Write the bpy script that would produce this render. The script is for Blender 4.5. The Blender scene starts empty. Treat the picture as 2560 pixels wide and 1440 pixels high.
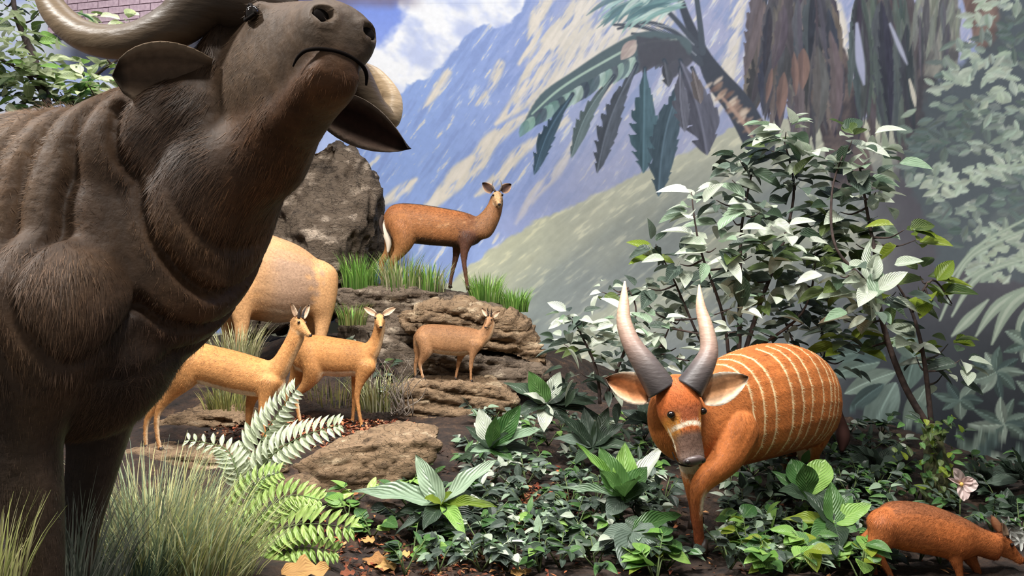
import bpy, bmesh, math, random
import numpy as np
from mathutils import Vector, Matrix
from mathutils.kdtree import KDTree

random.seed(7)
rng = np.random.default_rng(7)
scene = bpy.context.scene
COL = scene.collection

# ------------------------------------------------------------------ camera, world, lights, exposure
F_PX = 2048.0
CAM_Z = 1.5
cam_data = bpy.data.cameras.new('camera')
cam_data.sensor_width = 36.0
cam_data.lens = 36.0 * F_PX / 2560.0
cam_data.clip_start = 0.05
cam = bpy.data.objects.new('camera', cam_data)
cam.location = (0, 0, CAM_Z)
cam.rotation_euler = (math.radians(90), 0, 0)
COL.objects.link(cam)
scene.camera = cam

world = bpy.data.worlds.new('gallery_ambient')
scene.world = world
world.use_nodes = True
bg = world.node_tree.nodes['Background']
bg.inputs[0].default_value = (1.0, 0.98, 0.95, 1)
bg.inputs[1].default_value = 0.22


def area_light(name, loc, target, size, power, color=(1, 1, 1), size_y=None):
    d = bpy.data.lights.new(name, 'AREA')
    d.energy = power
    d.color = color
    d.size = size
    if size_y:
        d.shape = 'RECTANGLE'
        d.size_y = size_y
    else:
        d.shape = 'DISK'
    o = bpy.data.objects.new(name, d)
    o.location = loc
    o.rotation_euler = (Vector(target) - Vector(loc)).to_track_quat('-Z', 'Y').to_euler()
    COL.objects.link(o)
    return o


WARM = (1.0, 0.965, 0.915)


def spot_light(name, loc, target, power, angle, radius=0.2, color=WARM):
    d = bpy.data.lights.new(name, 'SPOT')
    d.energy = power
    d.color = color
    d.spot_size = math.radians(angle)
    d.spot_blend = 0.7
    d.shadow_soft_size = radius
    o = bpy.data.objects.new(name, d)
    o.location = loc
    o.rotation_euler = (Vector(target) - Vector(loc)).to_track_quat('-Z', 'Y').to_euler()
    COL.objects.link(o)
    return o


spot_light('ceiling_lamp_animals', (-0.9, 3.2, 6.2), (-1.1, 6.2, 0.5), 1350, 78)
spot_light('ceiling_lamp_bongo', (1.5, 3.0, 6.2), (1.6, 5.2, 0.3), 1350, 80)
spot_light('ceiling_lamp_buffalo', (-3.4, 1.3, 4.9), (-1.3, 2.4, 1.7), 820, 75, 0.22)
spot_light('ceiling_lamp_front', (0.4, 0.6, 6.0), (0.2, 4.4, 0.2), 680, 75, 0.3)
spot_light('ceiling_lamp_ledge', (-2.6, 5.2, 6.4), (-1.3, 8.0, 1.0), 850, 62)
area_light('mural_wash_back', (-1.5, 4.0, 7.2), (-0.1, 10.4, 1.2), 9.4, 640, (0.97, 0.98, 1.0), 0.4)

vs = scene.view_settings
vs.view_transform = 'Standard'
vs.look = 'None'
vs.exposure = 0.0
vs.gamma = 1.0
vs.use_curve_mapping = False


# ------------------------------------------------------------------ helpers
def P(px, py, Y):
    """direction of a photo pixel taken out to the distance Y the thing stands at"""
    return Vector(((px - 1280.0) / F_PX * Y, Y, CAM_Z - (py - 720.0) / F_PX * Y))


def lin(c):
    a = np.asarray(c, float) / 255.0
    return np.where(a <= 0.04045, a / 12.92, ((a + 0.055) / 1.055) ** 2.4)


def lin4(c):
    r = lin(c)
    return (float(r[0]), float(r[1]), float(r[2]), 1.0)


def smooth(a, b, x):
    t = np.clip((x - a) / (b - a + 1e-12), 0, 1)
    return t * t * (3 - 2 * t)


def _hash(i, j, k, seed):
    i = i.astype(np.int64).astype(np.uint32)
    j = j.astype(np.int64).astype(np.uint32)
    k = k.astype(np.int64).astype(np.uint32)
    h = i * np.uint32(374761393) + j * np.uint32(668265263) + k * np.uint32(2246822519) + np.uint32((seed * 3266489917) & 0xffffffff)
    h = (h ^ (h >> np.uint32(15))) * np.uint32(2246822519)
    h = (h ^ (h >> np.uint32(13))) * np.uint32(3266489917)
    h = h ^ (h >> np.uint32(16))
    return (h & np.uint32(0xffff)).astype(np.float64) / 65535.0


def vnoise(p, seed=0):
    p = np.asarray(p, float)
    f = np.floor(p)
    t = p - f
    t = t * t * (3 - 2 * t)
    i, j, k = f[..., 0], f[..., 1], f[..., 2]
    r = 0
    for a in (0, 1):
        wa = t[..., 0] if a else 1 - t[..., 0]
        for b in (0, 1):
            wb = t[..., 1] if b else 1 - t[..., 1]
            for c in (0, 1):
                wc = t[..., 2] if c else 1 - t[..., 2]
                r = r + wa * wb * wc * _hash(i + a, j + b, k + c, seed)
    return r


def fbm(p, octaves=4, seed=0, gain=0.5):
    p = np.asarray(p, float)
    s, a, tot = 0, 1.0, 0
    for o in range(octaves):
        s = s + a * vnoise(p * (2.03 ** o) + 17.3 * o, seed + o)
        tot += a
        a *= gain
    return s / tot


def noise2(u, v, octaves=3, seed=0):
    return fbm(np.stack([u, v, np.zeros_like(u) + 0.37], -1), octaves, seed)


class Thing:
    """an Empty at the base of a thing; parts are given in world space"""
    def __init__(s, name, label, cat, loc, group=None):
        s.o = bpy.data.objects.new(name, None)
        s.o.empty_display_size = 0.1
        s.o.location = loc
        s.loc = Vector(loc)
        s.o['label'] = label
        s.o['category'] = cat
        if group:
            s.o['group'] = group
        COL.objects.link(s.o)


def tag(o, label=None, cat=None, group=None, kind=None):
    for k, v in (('label', label), ('category', cat), ('group', group), ('kind', kind)):
        if v:
            o[k] = v
    return o


def make_mesh(name, V, Fc, smooth_shade=True):
    m = bpy.data.meshes.new(name)
    m.from_pydata([tuple(v) for v in V], [], Fc)
    if smooth_shade:
        m.polygons.foreach_set('use_smooth', np.ones(len(m.polygons), bool))
    m.update()
    return m


def link(name, mesh, mat, parent=None, loc=(0, 0, 0)):
    o = bpy.data.objects.new(name, mesh)
    if mat is not None and not mesh.materials:
        mesh.materials.append(mat)
    COL.objects.link(o)
    if parent is not None:
        o.parent = parent.o if isinstance(parent, Thing) else parent
    o.location = loc
    return o


def part(th, name, V, Fc, mat, smooth_shade=True, col=None, parent=None):
    """a part of a thing from world-space vertices"""
    V = np.asarray([tuple(v) for v in V], float) - np.array(th.loc)
    m = make_mesh(name, V, Fc, smooth_shade)
    if col is not None:
        set_col(m, col)
    return link(name, m, mat, parent if parent is not None else th)


def solo(name, V, Fc, mat, label, cat, base, group=None, smooth_shade=True, col=None, kind=None):
    """a thing that is one mesh"""
    V = np.asarray([tuple(v) for v in V], float) - np.array(base)
    m = make_mesh(name, V, Fc, smooth_shade)
    if col is not None:
        set_col(m, col)
    o = link(name, m, mat, None, base)
    return tag(o, label, cat, group, kind)


def set_col(m, rgb_lin):
    a = m.color_attributes.new('Col', 'FLOAT_COLOR', 'POINT')
    c = np.ones((len(m.vertices), 4), np.float32)
    c[:, :3] = np.clip(rgb_lin, 0, 1)
    a.data.foreach_set('color', c.ravel())


def tube(points, radii, n=10, cap=True):
    pts = [Vector(p) for p in points]
    V, Fc = [], []
    up = Vector((0.31, 0.2, 0.93)).normalized()
    for i, p in enumerate(pts):
        t = (pts[min(i + 1, len(pts) - 1)] - pts[max(i - 1, 0)]).normalized()
        s = t.cross(up)
        if s.length < 1e-3:
            s = t.cross(Vector((1, 0, 0)))
        s.normalize()
        u = s.cross(t).normalized()
        up = u
        for k in range(n):
            a = 2 * math.pi * k / n
            V.append(p + (s * math.cos(a) + u * math.sin(a)) * radii[i])
    for i in range(len(pts) - 1):
        for k in range(n):
            Fc.append((i * n + k, i * n + (k + 1) % n, (i + 1) * n + (k + 1) % n, (i + 1) * n + k))
    if cap:
        Fc.append(tuple(range(n - 1, -1, -1)))
        Fc.append(tuple(range((len(pts) - 1) * n, len(pts) * n)))
    return V, Fc


def catmull(A, sub):
    A = np.asarray(A, float)
    out, ts = [], []
    n = len(A)
    for i in range(n - 1):
        p0 = A[max(i - 1, 0)]; p1 = A[i]; p2 = A[i + 1]; p3 = A[min(i + 2, n - 1)]
        for k in range(sub):
            t = k / sub
            out.append(0.5 * ((2 * p1) + (-p0 + p2) * t + (2 * p0 - 5 * p1 + 4 * p2 - p3) * t * t + (-p0 + 3 * p1 - 3 * p2 + p3) * t ** 3))
            ts.append((i + t) / (n - 1))
    out.append(A[-1]); ts.append(1.0)
    return np.array(out), np.array(ts)


def stube(points, radii, n=10, sub=5):
    A, _ = catmull([list(p) + [r] for p, r in zip(points, radii)], sub)
    return tube([Vector(a[:3]) for a in A], [max(a[3], 0.0004) for a in A], n)


def merge(*geos):
    V, Fc = [], []
    for v, f in geos:
        o = len(V)
        V.extend(v)
        Fc.extend([tuple(i + o for i in q) for q in f])
    return V, Fc


def ellipsoid(c, rx, ry, rz, M=None, nu=16, nv=10):
    V, Fc = [], []
    for j in range(nv + 1):
        b = math.pi * j / nv
        for i in range(nu):
            a = 2 * math.pi * i / nu
            v = Vector((rx * math.sin(b) * math.cos(a), ry * math.sin(b) * math.sin(a), rz * math.cos(b)))
            V.append(Vector(c) + (M @ v if M else v))
    for j in range(nv):
        for i in range(nu):
            Fc.append((j * nu + i, (j + 1) * nu + i, (j + 1) * nu + (i + 1) % nu, j * nu + (i + 1) % nu))
    return V, Fc


# ------------------------------------------------------------------ materials
def new_mat(name):
    m = bpy.data.materials.new(name)
    m.use_nodes = True
    nt = m.node_tree
    b = nt.nodes['Principled BSDF']
    return m, nt, b


def nd(nt, typ, **kw):
    n = nt.nodes.new(typ)
    for k, v in kw.items():
        setattr(n, k, v)
    return n


def ramp(nt, stops):
    r = nd(nt, 'ShaderNodeValToRGB')
    el = r.color_ramp.elements
    while len(el) < len(stops):
        el.new(0.5)
    for e, (p, c) in zip(el, stops):
        e.position = p
        e.color = lin4(c)
    return r


def mat_simple(name, c, rough=0.6, spec=0.4):
    m, nt, b = new_mat(name)
    b.inputs['Base Color'].default_value = lin4(c)
    b.inputs['Roughness'].default_value = rough
    b.inputs['Specular IOR Level'].default_value = spec
    return m


def mat_attr(name, rough=0.8, spec=0.2, noise_scale=40, amount=0.25, bump=0.3, stretch=(1, 1, 1), sheen=0.0, trans=0.0):
    m, nt, b = new_mat(name)
    a = nd(nt, 'ShaderNodeVertexColor', layer_name='Col')
    tc = nd(nt, 'ShaderNodeTexCoord')
    mp = nd(nt, 'ShaderNodeMapping')
    mp.inputs['Scale'].default_value = stretch
    nz = nd(nt, 'ShaderNodeTexNoise')
    nz.inputs['Scale'].default_value = noise_scale
    nz.inputs['Detail'].default_value = 5
    nt.links.new(tc.outputs['Object'], mp.inputs[0])
    nt.links.new(mp.outputs[0], nz.inputs['Vector'])
    mr = nd(nt, 'ShaderNodeMapRange')
    mr.inputs['From Min'].default_value = 0.25
    mr.inputs['From Max'].default_value = 0.75
    mr.inputs['To Min'].default_value = 1 - amount
    mr.inputs['To Max'].default_value = 1 + amount
    nt.links.new(nz.outputs['Fac'], mr.inputs['Value'])
    mx = nd(nt, 'ShaderNodeVectorMath', operation='SCALE')
    nt.links.new(a.outputs['Color'], mx.inputs[0])
    nt.links.new(mr.outputs[0], mx.inputs['Scale'])
    nt.links.new(mx.outputs[0], b.inputs['Base Color'])
    b.inputs['Roughness'].default_value = rough
    b.inputs['Specular IOR Level'].default_value = spec
    if sheen:
        b.inputs['Sheen Weight'].default_value = sheen
        b.inputs['Sheen Roughness'].default_value = 0.5
    if bump:
        bp = nd(nt, 'ShaderNodeBump')
        bp.inputs['Strength'].default_value = bump
        bp.inputs['Distance'].default_value = 0.01
        nt.links.new(nz.outputs['Fac'], bp.inputs['Height'])
        nt.links.new(bp.outputs[0], b.inputs['Normal'])
    if trans:
        tr = nd(nt, 'ShaderNodeBsdfTranslucent')
        nt.links.new(mx.outputs[0], tr.inputs['Color'])
        ms = nd(nt, 'ShaderNodeMixShader')
        ms.inputs[0].default_value = trans
        nt.links.new(b.outputs[0], ms.inputs[1])
        nt.links.new(tr.outputs[0], ms.inputs[2])
        nt.links.new(ms.outputs[0], nt.nodes['Material Output'].inputs['Surface'])
    return m


M_HIDE = mat_attr('animal_hide', 0.75, 0.25, 45, 0.22, 0.35)
M_FUR = mat_attr('fur_strands', 0.55, 0.35, 6, 0.12, 0.0)
M_BUFF = mat_attr('buffalo_hide', 0.6, 0.35, 30, 0.3, 0.5)
M_HORN = mat_attr('horn_keratin', 0.42, 0.4, 18, 0.2, 0.25, (1, 1, 4))
M_EYE = mat_simple('eye_glass', (18, 10, 6), 0.06, 0.7)
M_DARK = mat_simple('dark_skin', (24, 19, 17), 0.9, 0.15)
M_HOOF = mat_simple('hoof_keratin', (46, 36, 30), 0.45)
M_NOSE = mat_simple('moist_nose', (30, 24, 24), 0.3, 0.5)


def mat_leaf(name, c1, c2, vein, rough=0.38, trans=0.25, vein_amt=0.5, spec=0.5, ribs=9.0):
    m, nt, b = new_mat(name)
    oi = nd(nt, 'ShaderNodeObjectInfo')
    uv = nd(nt, 'ShaderNodeUVMap')
    sep = nd(nt, 'ShaderNodeSeparateXYZ')
    nt.links.new(uv.outputs[0], sep.inputs[0])
    mix = nd(nt, 'ShaderNodeMix', data_type='RGBA')
    mix.inputs['A'].default_value = lin4(c1)
    mix.inputs['B'].default_value = lin4(c2)
    nz = nd(nt, 'ShaderNodeTexNoise')
    nz.inputs['Scale'].default_value = 5
    nz.inputs['Detail'].default_value = 4
    nt.links.new(uv.outputs[0], nz.inputs['Vector'])
    ad = nd(nt, 'ShaderNodeMath', operation='MULTIPLY_ADD')
    nt.links.new(nz.outputs['Fac'], ad.inputs[0])
    ad.inputs[1].default_value = 0.7
    nt.links.new(oi.outputs['Random'], ad.inputs[2])
    sb = nd(nt, 'ShaderNodeMath', operation='SUBTRACT', use_clamp=True)
    nt.links.new(ad.outputs[0], sb.inputs[0])
    sb.inputs[1].default_value = 0.35
    nt.links.new(sb.outputs[0], mix.inputs['Factor'])
    # midrib and side veins: |v-.5| and a wave in u - |v|
    ab = nd(nt, 'ShaderNodeMath', operation='SUBTRACT')
    nt.links.new(sep.outputs['Y'], ab.inputs[0]); ab.inputs[1].default_value = 0.5
    aa = nd(nt, 'ShaderNodeMath', operation='ABSOLUTE')
    nt.links.new(ab.outputs[0], aa.inputs[0])
    mid = nd(nt, 'ShaderNodeMapRange')
    mid.inputs['From Min'].default_value = 0.0
    mid.inputs['From Max'].default_value = 0.035
    mid.inputs['To Min'].default_value = 1.0
    mid.inputs['To Max'].default_value = 0.0
    nt.links.new(aa.outputs[0], mid.inputs['Value'])
    ph = nd(nt, 'ShaderNodeMath', operation='SUBTRACT')
    nt.links.new(sep.outputs['X'], ph.inputs[0]); nt.links.new(aa.outputs[0], ph.inputs[1])
    ml = nd(nt, 'ShaderNodeMath', operation='MULTIPLY')
    nt.links.new(ph.outputs[0], ml.inputs[0]); ml.inputs[1].default_value = ribs * 6.283
    sn = nd(nt, 'ShaderNodeMath', operation='SINE')
    nt.links.new(ml.outputs[0], sn.inputs[0])
    sm = nd(nt, 'ShaderNodeMapRange')
    sm.inputs['From Min'].default_value = 0.8
    sm.inputs['From Max'].default_value = 1.0
    sm.inputs['To Min'].default_value = 0.0
    sm.inputs['To Max'].default_value = 0.5
    nt.links.new(sn.outputs[0], sm.inputs['Value'])
    vx = nd(nt, 'ShaderNodeMath', operation='MAXIMUM')
    nt.links.new(mid.outputs[0], vx.inputs[0]); nt.links.new(sm.outputs[0], vx.inputs[1])
    vm = nd(nt, 'ShaderNodeMath', operation='MULTIPLY')
    nt.links.new(vx.outputs[0], vm.inputs[0]); vm.inputs[1].default_value = vein_amt
    mix2 = nd(nt, 'ShaderNodeMix', data_type='RGBA')
    nt.links.new(vm.outputs[0], mix2.inputs['Factor'])
    nt.links.new(mix.outputs['Result'], mix2.inputs['A'])
    mix2.inputs['B'].default_value = lin4(vein)
    nt.links.new(mix2.outputs['Result'], b.inputs['Base Color'])
    b.inputs['Roughness'].default_value = rough
    b.inputs['Specular IOR Level'].default_value = spec
    bp = nd(nt, 'ShaderNodeBump')
    bp.inputs['Strength'].default_value = 0.35
    bp.inputs['Distance'].default_value = 0.02
    nt.links.new(sn.outputs[0], bp.inputs['Height'])
    nt.links.new(bp.outputs[0], b.inputs['Normal'])
    if trans:
        tr = nd(nt, 'ShaderNodeBsdfTranslucent')
        nt.links.new(mix2.outputs['Result'], tr.inputs['Color'])
        ms = nd(nt, 'ShaderNodeMixShader')
        ms.inputs[0].default_value = trans
        nt.links.new(b.outputs[0], ms.inputs[1])
        nt.links.new(tr.outputs[0], ms.inputs[2])
        nt.links.new(ms.outputs[0], nt.nodes['Material Output'].inputs['Surface'])
    return m


LEAF = {
    'dark': mat_leaf('leaf_dark_green', (34, 48, 36), (62, 80, 60), (104, 122, 98)),
    'deep': mat_leaf('leaf_deep_grey_green', (40, 52, 44), (96, 112, 98), (140, 152, 138)),
    'mid': mat_leaf('leaf_mid_green', (52, 90, 44), (84, 122, 62), (130, 160, 100)),
    'bright': mat_leaf('leaf_bright_green', (96, 142, 58), (140, 176, 88), (180, 205, 130)),
    'yellow': mat_leaf('leaf_yellow_green', (104, 128, 36), (142, 156, 52), (170, 180, 90), trans=0.4),
    'pale': mat_leaf('leaf_pale_lit', (164, 176, 154), (206, 212, 194), (220, 224, 210), rough=0.3),  # near-white of brightly lit leaf tops put into the base colour
    'silver': mat_leaf('leaf_silver_veined', (120, 146, 116), (158, 178, 150), (74, 104, 76), vein_amt=0.6, ribs=7),
    'olive': mat_leaf('leaf_olive_shrub', (58, 78, 36), (92, 108, 56), (140, 150, 100), trans=0.3),
    'fern': mat_leaf('leaf_fern_green', (142, 176, 84), (178, 204, 116), (200, 216, 150), ribs=2),
    'fernpale': mat_leaf('leaf_fern_silver', (172, 184, 148), (206, 214, 186), (216, 222, 200), ribs=2),
    'dry': mat_leaf('leaf_dry_tan', (150, 104, 56), (206, 160, 96), (120, 80, 44), rough=0.7, trans=0.1),
    'rust': mat_leaf('leaf_dry_rust', (110, 52, 30), (150, 84, 50), (90, 50, 30), rough=0.7, trans=0.1),
    'petal': mat_leaf('petal_pink_white', (226, 196, 190), (240, 222, 214), (230, 200, 190), rough=0.6, trans=0.3, ribs=2),
    'white': mat_leaf('petal_white', (222, 224, 216), (238, 238, 232), (220, 220, 214), rough=0.6, trans=0.3, ribs=2),
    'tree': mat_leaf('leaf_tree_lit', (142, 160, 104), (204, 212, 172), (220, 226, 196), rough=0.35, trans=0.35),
}


def mat_bark(name, c1, c2):
    m, nt, b = new_mat(name)
    tc = nd(nt, 'ShaderNodeTexCoord')
    nz = nd(nt, 'ShaderNodeTexNoise')
    nz.inputs['Scale'].default_value = 25
    nz.inputs['Detail'].default_value = 6
    nt.links.new(tc.outputs['Object'], nz.inputs['Vector'])
    r = ramp(nt, [(0.3, c1), (0.7, c2)])
    nt.links.new(nz.outputs['Fac'], r.inputs[0])
    nt.links.new(r.outputs[0], b.inputs['Base Color'])
    b.inputs['Roughness'].default_value = 0.8
    bp = nd(nt, 'ShaderNodeBump')
    bp.inputs['Strength'].default_value = 0.6
    bp.inputs['Distance'].default_value = 0.01
    nt.links.new(nz.outputs['Fac'], bp.inputs['Height'])
    nt.links.new(bp.outputs[0], b.inputs['Normal'])
    return m


M_BARK = mat_bark('bark_dark', (38, 28, 26), (74, 58, 52))
M_STEM = mat_bark('stem_green', (60, 76, 40), (96, 112, 62))
M_TWIG = mat_bark('twig_grey', (88, 78, 70), (140, 128, 116))


def mat_rock(name, c_dark, c_mid, c_light, scale=3.0):
    m, nt, b = new_mat(name)
    tc = nd(nt, 'ShaderNodeTexCoord')
    mp = nd(nt, 'ShaderNodeMapping')
    mp.inputs['Scale'].default_value = (1, 1, 2.2)
    nt.links.new(tc.outputs['Object'], mp.inputs[0])
    n1 = nd(nt, 'ShaderNodeTexNoise')
    n1.inputs['Scale'].default_value = scale
    n1.inputs['Detail'].default_value = 9
    n1.inputs['Roughness'].default_value = 0.65
    nt.links.new(mp.outputs[0], n1.inputs['Vector'])
    r = ramp(nt, [(0.32, c_dark), (0.47, c_mid), (0.56, c_mid), (0.68, c_light)])
    nt.links.new(n1.outputs['Fac'], r.inputs[0])
    v = nd(nt, 'ShaderNodeTexVoronoi', feature='DISTANCE_TO_EDGE')
    v.inputs['Scale'].default_value = scale * 1.6
    n3 = nd(nt, 'ShaderNodeTexNoise')
    n3.inputs['Scale'].default_value = scale * 2
    nt.links.new(mp.outputs[0], n3.inputs['Vector'])
    va = nd(nt, 'ShaderNodeVectorMath', operation='ADD')
    nt.links.new(mp.outputs[0], va.inputs[0]); nt.links.new(n3.outputs['Color'], va.inputs[1])
    nt.links.new(va.outputs[0], v.inputs['Vector'])
    cr = nd(nt, 'ShaderNodeMapRange')
    cr.inputs['From Max'].default_value = 0.035
    cr.inputs['To Min'].default_value = 0.45
    nt.links.new(v.outputs['Distance'], cr.inputs['Value'])
    sc = nd(nt, 'ShaderNodeVectorMath', operation='SCALE')
    nt.links.new(r.outputs[0], sc.inputs[0]); nt.links.new(cr.outputs[0], sc.inputs['Scale'])
    nt.links.new(sc.outputs[0], b.inputs['Base Color'])
    b.inputs['Roughness'].default_value = 0.85
    b.inputs['Specular IOR Level'].default_value = 0.25
    n2 = nd(nt, 'ShaderNodeTexNoise')
    n2.inputs['Scale'].default_value = scale * 9
    n2.inputs['Detail'].default_value = 8
    n2.inputs['Roughness'].default_value = 0.7
    nt.links.new(mp.outputs[0], n2.inputs['Vector'])
    ad = nd(nt, 'ShaderNodeMath', operation='MULTIPLY_ADD')
    nt.links.new(cr.outputs[0], ad.inputs[0]); ad.inputs[1].default_value = 0.6
    nt.links.new(n2.outputs['Fac'], ad.inputs[2])
    bp = nd(nt, 'ShaderNodeBump')
    bp.inputs['Strength'].default_value = 0.9
    bp.inputs['Distance'].default_value = 0.035
    nt.links.new(ad.outputs[0], bp.inputs['Height'])
    nt.links.new(bp.outputs[0], b.inputs['Normal'])
    return m


M_ROCK = mat_rock('rock_brown_grey', (48, 40, 34), (124, 108, 92), (206, 188, 164))
M_ROCKW = mat_rock('rock_warm_slab', (64, 50, 38), (152, 126, 98), (222, 198, 164))
M_ROCKD = mat_rock('rock_dark_boulder', (40, 34, 29), (104, 90, 76), (186, 168, 148), 2.6)


def mat_soil():
    m, nt, b = new_mat('soil_dark')
    tc = nd(nt, 'ShaderNodeTexCoord')
    n1 = nd(nt, 'ShaderNodeTexNoise')
    n1.inputs['Scale'].default_value = 7
    n1.inputs['Detail'].default_value = 9
    n1.inputs['Roughness'].default_value = 0.7
    nt.links.new(tc.outputs['Object'], n1.inputs['Vector'])
    r = ramp(nt, [(0.35, (26, 20, 17)), (0.55, (58, 42, 32)), (0.72, (104, 78, 56))])
    nt.links.new(n1.outputs['Fac'], r.inputs[0])
    nt.links.new(r.outputs[0], b.inputs['Base Color'])
    b.inputs['Roughness'].default_value = 0.9
    bp = nd(nt, 'ShaderNodeBump')
    bp.inputs['Strength'].default_value = 1.0
    bp.inputs['Distance'].default_value = 0.04
    n2 = nd(nt, 'ShaderNodeTexNoise')
    n2.inputs['Scale'].default_value = 40
    n2.inputs['Detail'].default_value = 8
    nt.links.new(tc.outputs['Object'], n2.inputs['Vector'])
    nt.links.new(n2.outputs['Fac'], bp.inputs['Height'])
    nt.links.new(bp.outputs[0], b.inputs['Normal'])
    return m


M_SOIL = mat_soil()


# ------------------------------------------------------------------ the setting: curved painted wall
WALL_XY = [(-9.0, 9.6), (-7.0, 10.3), (-4.0, 10.5), (0.0, 10.5), (1.5, 10.2), (2.6, 9.3), (3.4, 8.0), (3.9, 6.8), (4.15, 5.5), (4.2, 4.0), (4.2, 2.6)]
_wp, _ = catmull(WALL_XY, 40)
_ws = np.concatenate([[0], np.cumsum(np.linalg.norm(np.diff(_wp, axis=0), axis=1))])


def wall_xy(s):
    return np.interp(s, _ws, _wp[:, 0]), np.interp(s, _ws, _wp[:, 1])


_s_px = 1280 + _wp[:, 0] / np.maximum(_wp[:, 1], 0.5) * F_PX
s_left = float(np.interp(860, _s_px, _ws))
s_right = float(np.interp(3300, _s_px, _ws))
S = np.concatenate([np.arange(0, s_left, 0.06), np.arange(s_left, s_right, 0.0125), np.arange(s_right, _ws[-1], 0.06)])
Z = np.concatenate([np.arange(-0.3, 0.35, 0.06), np.arange(0.35, 5.15, 0.0125), np.arange(5.15, 6.6, 0.08)])
wx, wy = wall_xy(S)
U = np.repeat((1280 + wx / wy * F_PX)[None, :], len(Z), 0)
Vv = 720 - (Z[:, None] - CAM_Z) / wy[None, :] * F_PX
C = np.zeros(U.shape + (3,))


def box(u0, v0, u1, v1):
    m = (U >= u0) & (U <= u1) & (Vv >= v0) & (Vv <= v1)
    jj = np.where(m.any(0))[0]
    ii = np.where(m.any(1))[0]
    if len(jj) == 0 or len(ii) == 0:
        return None
    return slice(ii[0], ii[-1] + 1), slice(jj[0], jj[-1] + 1)


def blend(sl, col, a):
    c = np.asarray(col, float)
    C[sl] += (c - C[sl]) * a[..., None]


def sdf_poly(pts, sl):
    u, v = U[sl], Vv[sl]
    d = np.full(u.shape, 1e9)
    inside = np.zeros(u.shape, bool)
    n = len(pts)
    for i in range(n):
        x0, y0 = pts[i]; x1, y1 = pts[(i + 1) % n]
        ex, ey = x1 - x0, y1 - y0
        t = np.clip(((u - x0) * ex + (v - y0) * ey) / (ex * ex + ey * ey + 1e-9), 0, 1)
        d = np.minimum(d, (u - x0 - ex * t) ** 2 + (v - y0 - ey * t) ** 2)
        cond = ((y0 > v) != (y1 > v)) & (u < (x1 - x0) * (v - y0) / (y1 - y0 + 1e-9) + x0)
        inside ^= cond
    d = np.sqrt(d)
    return np.where(inside, d, -d)


def poly(pts, col, soft=3.0, alpha=1.0, wob=0, wscale=0.03, tex=None, seed=0):
    a = np.array(pts)
    pad = 12 + wob
    sl = box(a[:, 0].min() - pad, a[:, 1].min() - pad, a[:, 0].max() + pad, a[:, 1].max() + pad)
    if sl is None:
        return
    d = sdf_poly(pts, sl)
    if wob:
        d = d + (noise2(U[sl] * wscale, Vv[sl] * wscale, 3, seed) - 0.5) * 2 * wob
    al = smooth(-soft, soft, d) * alpha
    if tex is not None:
        col = tex(U[sl], Vv[sl], d)
    blend(sl, col, al)


def stroke(pts, widths, col, alpha=1.0, soft=3.0, rough=0.0, seed=0, dirn=None):
    A, _ = catmull([list(p) + [w] for p, w in zip(pts, widths)], 6)
    pad = A[:, 2].max() + 10
    sl = box(A[:, 0].min() - pad, A[:, 1].min() - pad, A[:, 0].max() + pad, A[:, 1].max() + pad)
    if sl is None:
        return
    u, v = U[sl], Vv[sl]
    best = np.full(u.shape, 1e9)
    for i in range(len(A) - 1):
        x0, y0, w0 = A[i]; x1, y1, w1 = A[i + 1]
        ex, ey = x1 - x0, y1 - y0
        t = np.clip(((u - x0) * ex + (v - y0) * ey) / (ex * ex + ey * ey + 1e-9), 0, 1)
        dd = np.hypot(u - x0 - ex * t, v - y0 - ey * t) - (w0 + (w1 - w0) * t)
        best = np.minimum(best, dd)
    a = smooth(soft, -soft, best) * alpha
    if rough:
        th = dirn if dirn is not None else math.atan2(pts[-1][1] - pts[0][1], pts[-1][0] - pts[0][0])
        al = (u * math.cos(th) + v * math.sin(th)) * 0.02
        ac = (-u * math.sin(th) + v * math.cos(th)) * 0.11
        n = noise2(al, ac, 3, seed)
        a = a * smooth(rough - 0.12, rough + 0.12, n)
    blend(sl, col, a)


def pleaf(b, t, w, c1, c2, jag=0.0, bend=0.0, alpha=1.0, seed=0, vein=None, peak=0.45, soft=1.8):
    """one painted leaf, base b to tip t, full width w; c1 / c2 the two halves"""
    bx, by = b
    tx, ty = t
    L = math.hypot(tx - bx, ty - by)
    if L < 4:
        return
    dx, dy = (tx - bx) / L, (ty - by) / L
    pad = w + abs(bend) * L
    sl = box(min(bx, tx) - pad, min(by, ty) - pad, max(bx, tx) + pad, max(by, ty) + pad)
    if sl is None:
        return
    u, v = U[sl] - bx, Vv[sl] - by
    a = (u * dx + v * dy) / L
    s = -u * dy + v * dx
    ac = np.clip(a, 0, 1)
    s = s - bend * L * np.sin(ac * math.pi)
    e = math.log(0.5) / math.log(peak)
    prof = np.sin(math.pi * ac ** e) ** 0.85 * w / 2
    if jag:
        fr = a * L / 33.0 + 1.6 * noise2(a * L / 40.0, np.sign(s) * 3.0, 2, seed)
        prof = prof * (1 - jag * np.where(s > 0, 1.0, .35) * (fr - np.floor(fr)) * smooth(0.2, 0.6, noise2(a * L / 30.0 + 5, np.sign(s) * 2.0, 2, seed + 1)))
    d = prof - np.abs(s)
    al = smooth(-soft, soft, d) * ((a > 0) & (a < 1)) * alpha
    k = smooth(-2, 2, s)
    col = np.asarray(c1, float) * (1 - k)[..., None] + np.asarray(c2, float) * k[..., None]
    nn = noise2((u * dx + v * dy) * 0.03 + seed, s * 0.16, 2, seed + 5)
    col = col * (0.86 + 0.28 * nn)[..., None]
    if vein is not None:
        vm = smooth(max(2.2, w * 0.05), 0.5, np.abs(s)) * 0.8
        col = col + (np.asarray(vein, float) - col) * vm[..., None]
    blend(sl, col, al)


def rnd(a, b):
    return random.uniform(a, b)


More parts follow.
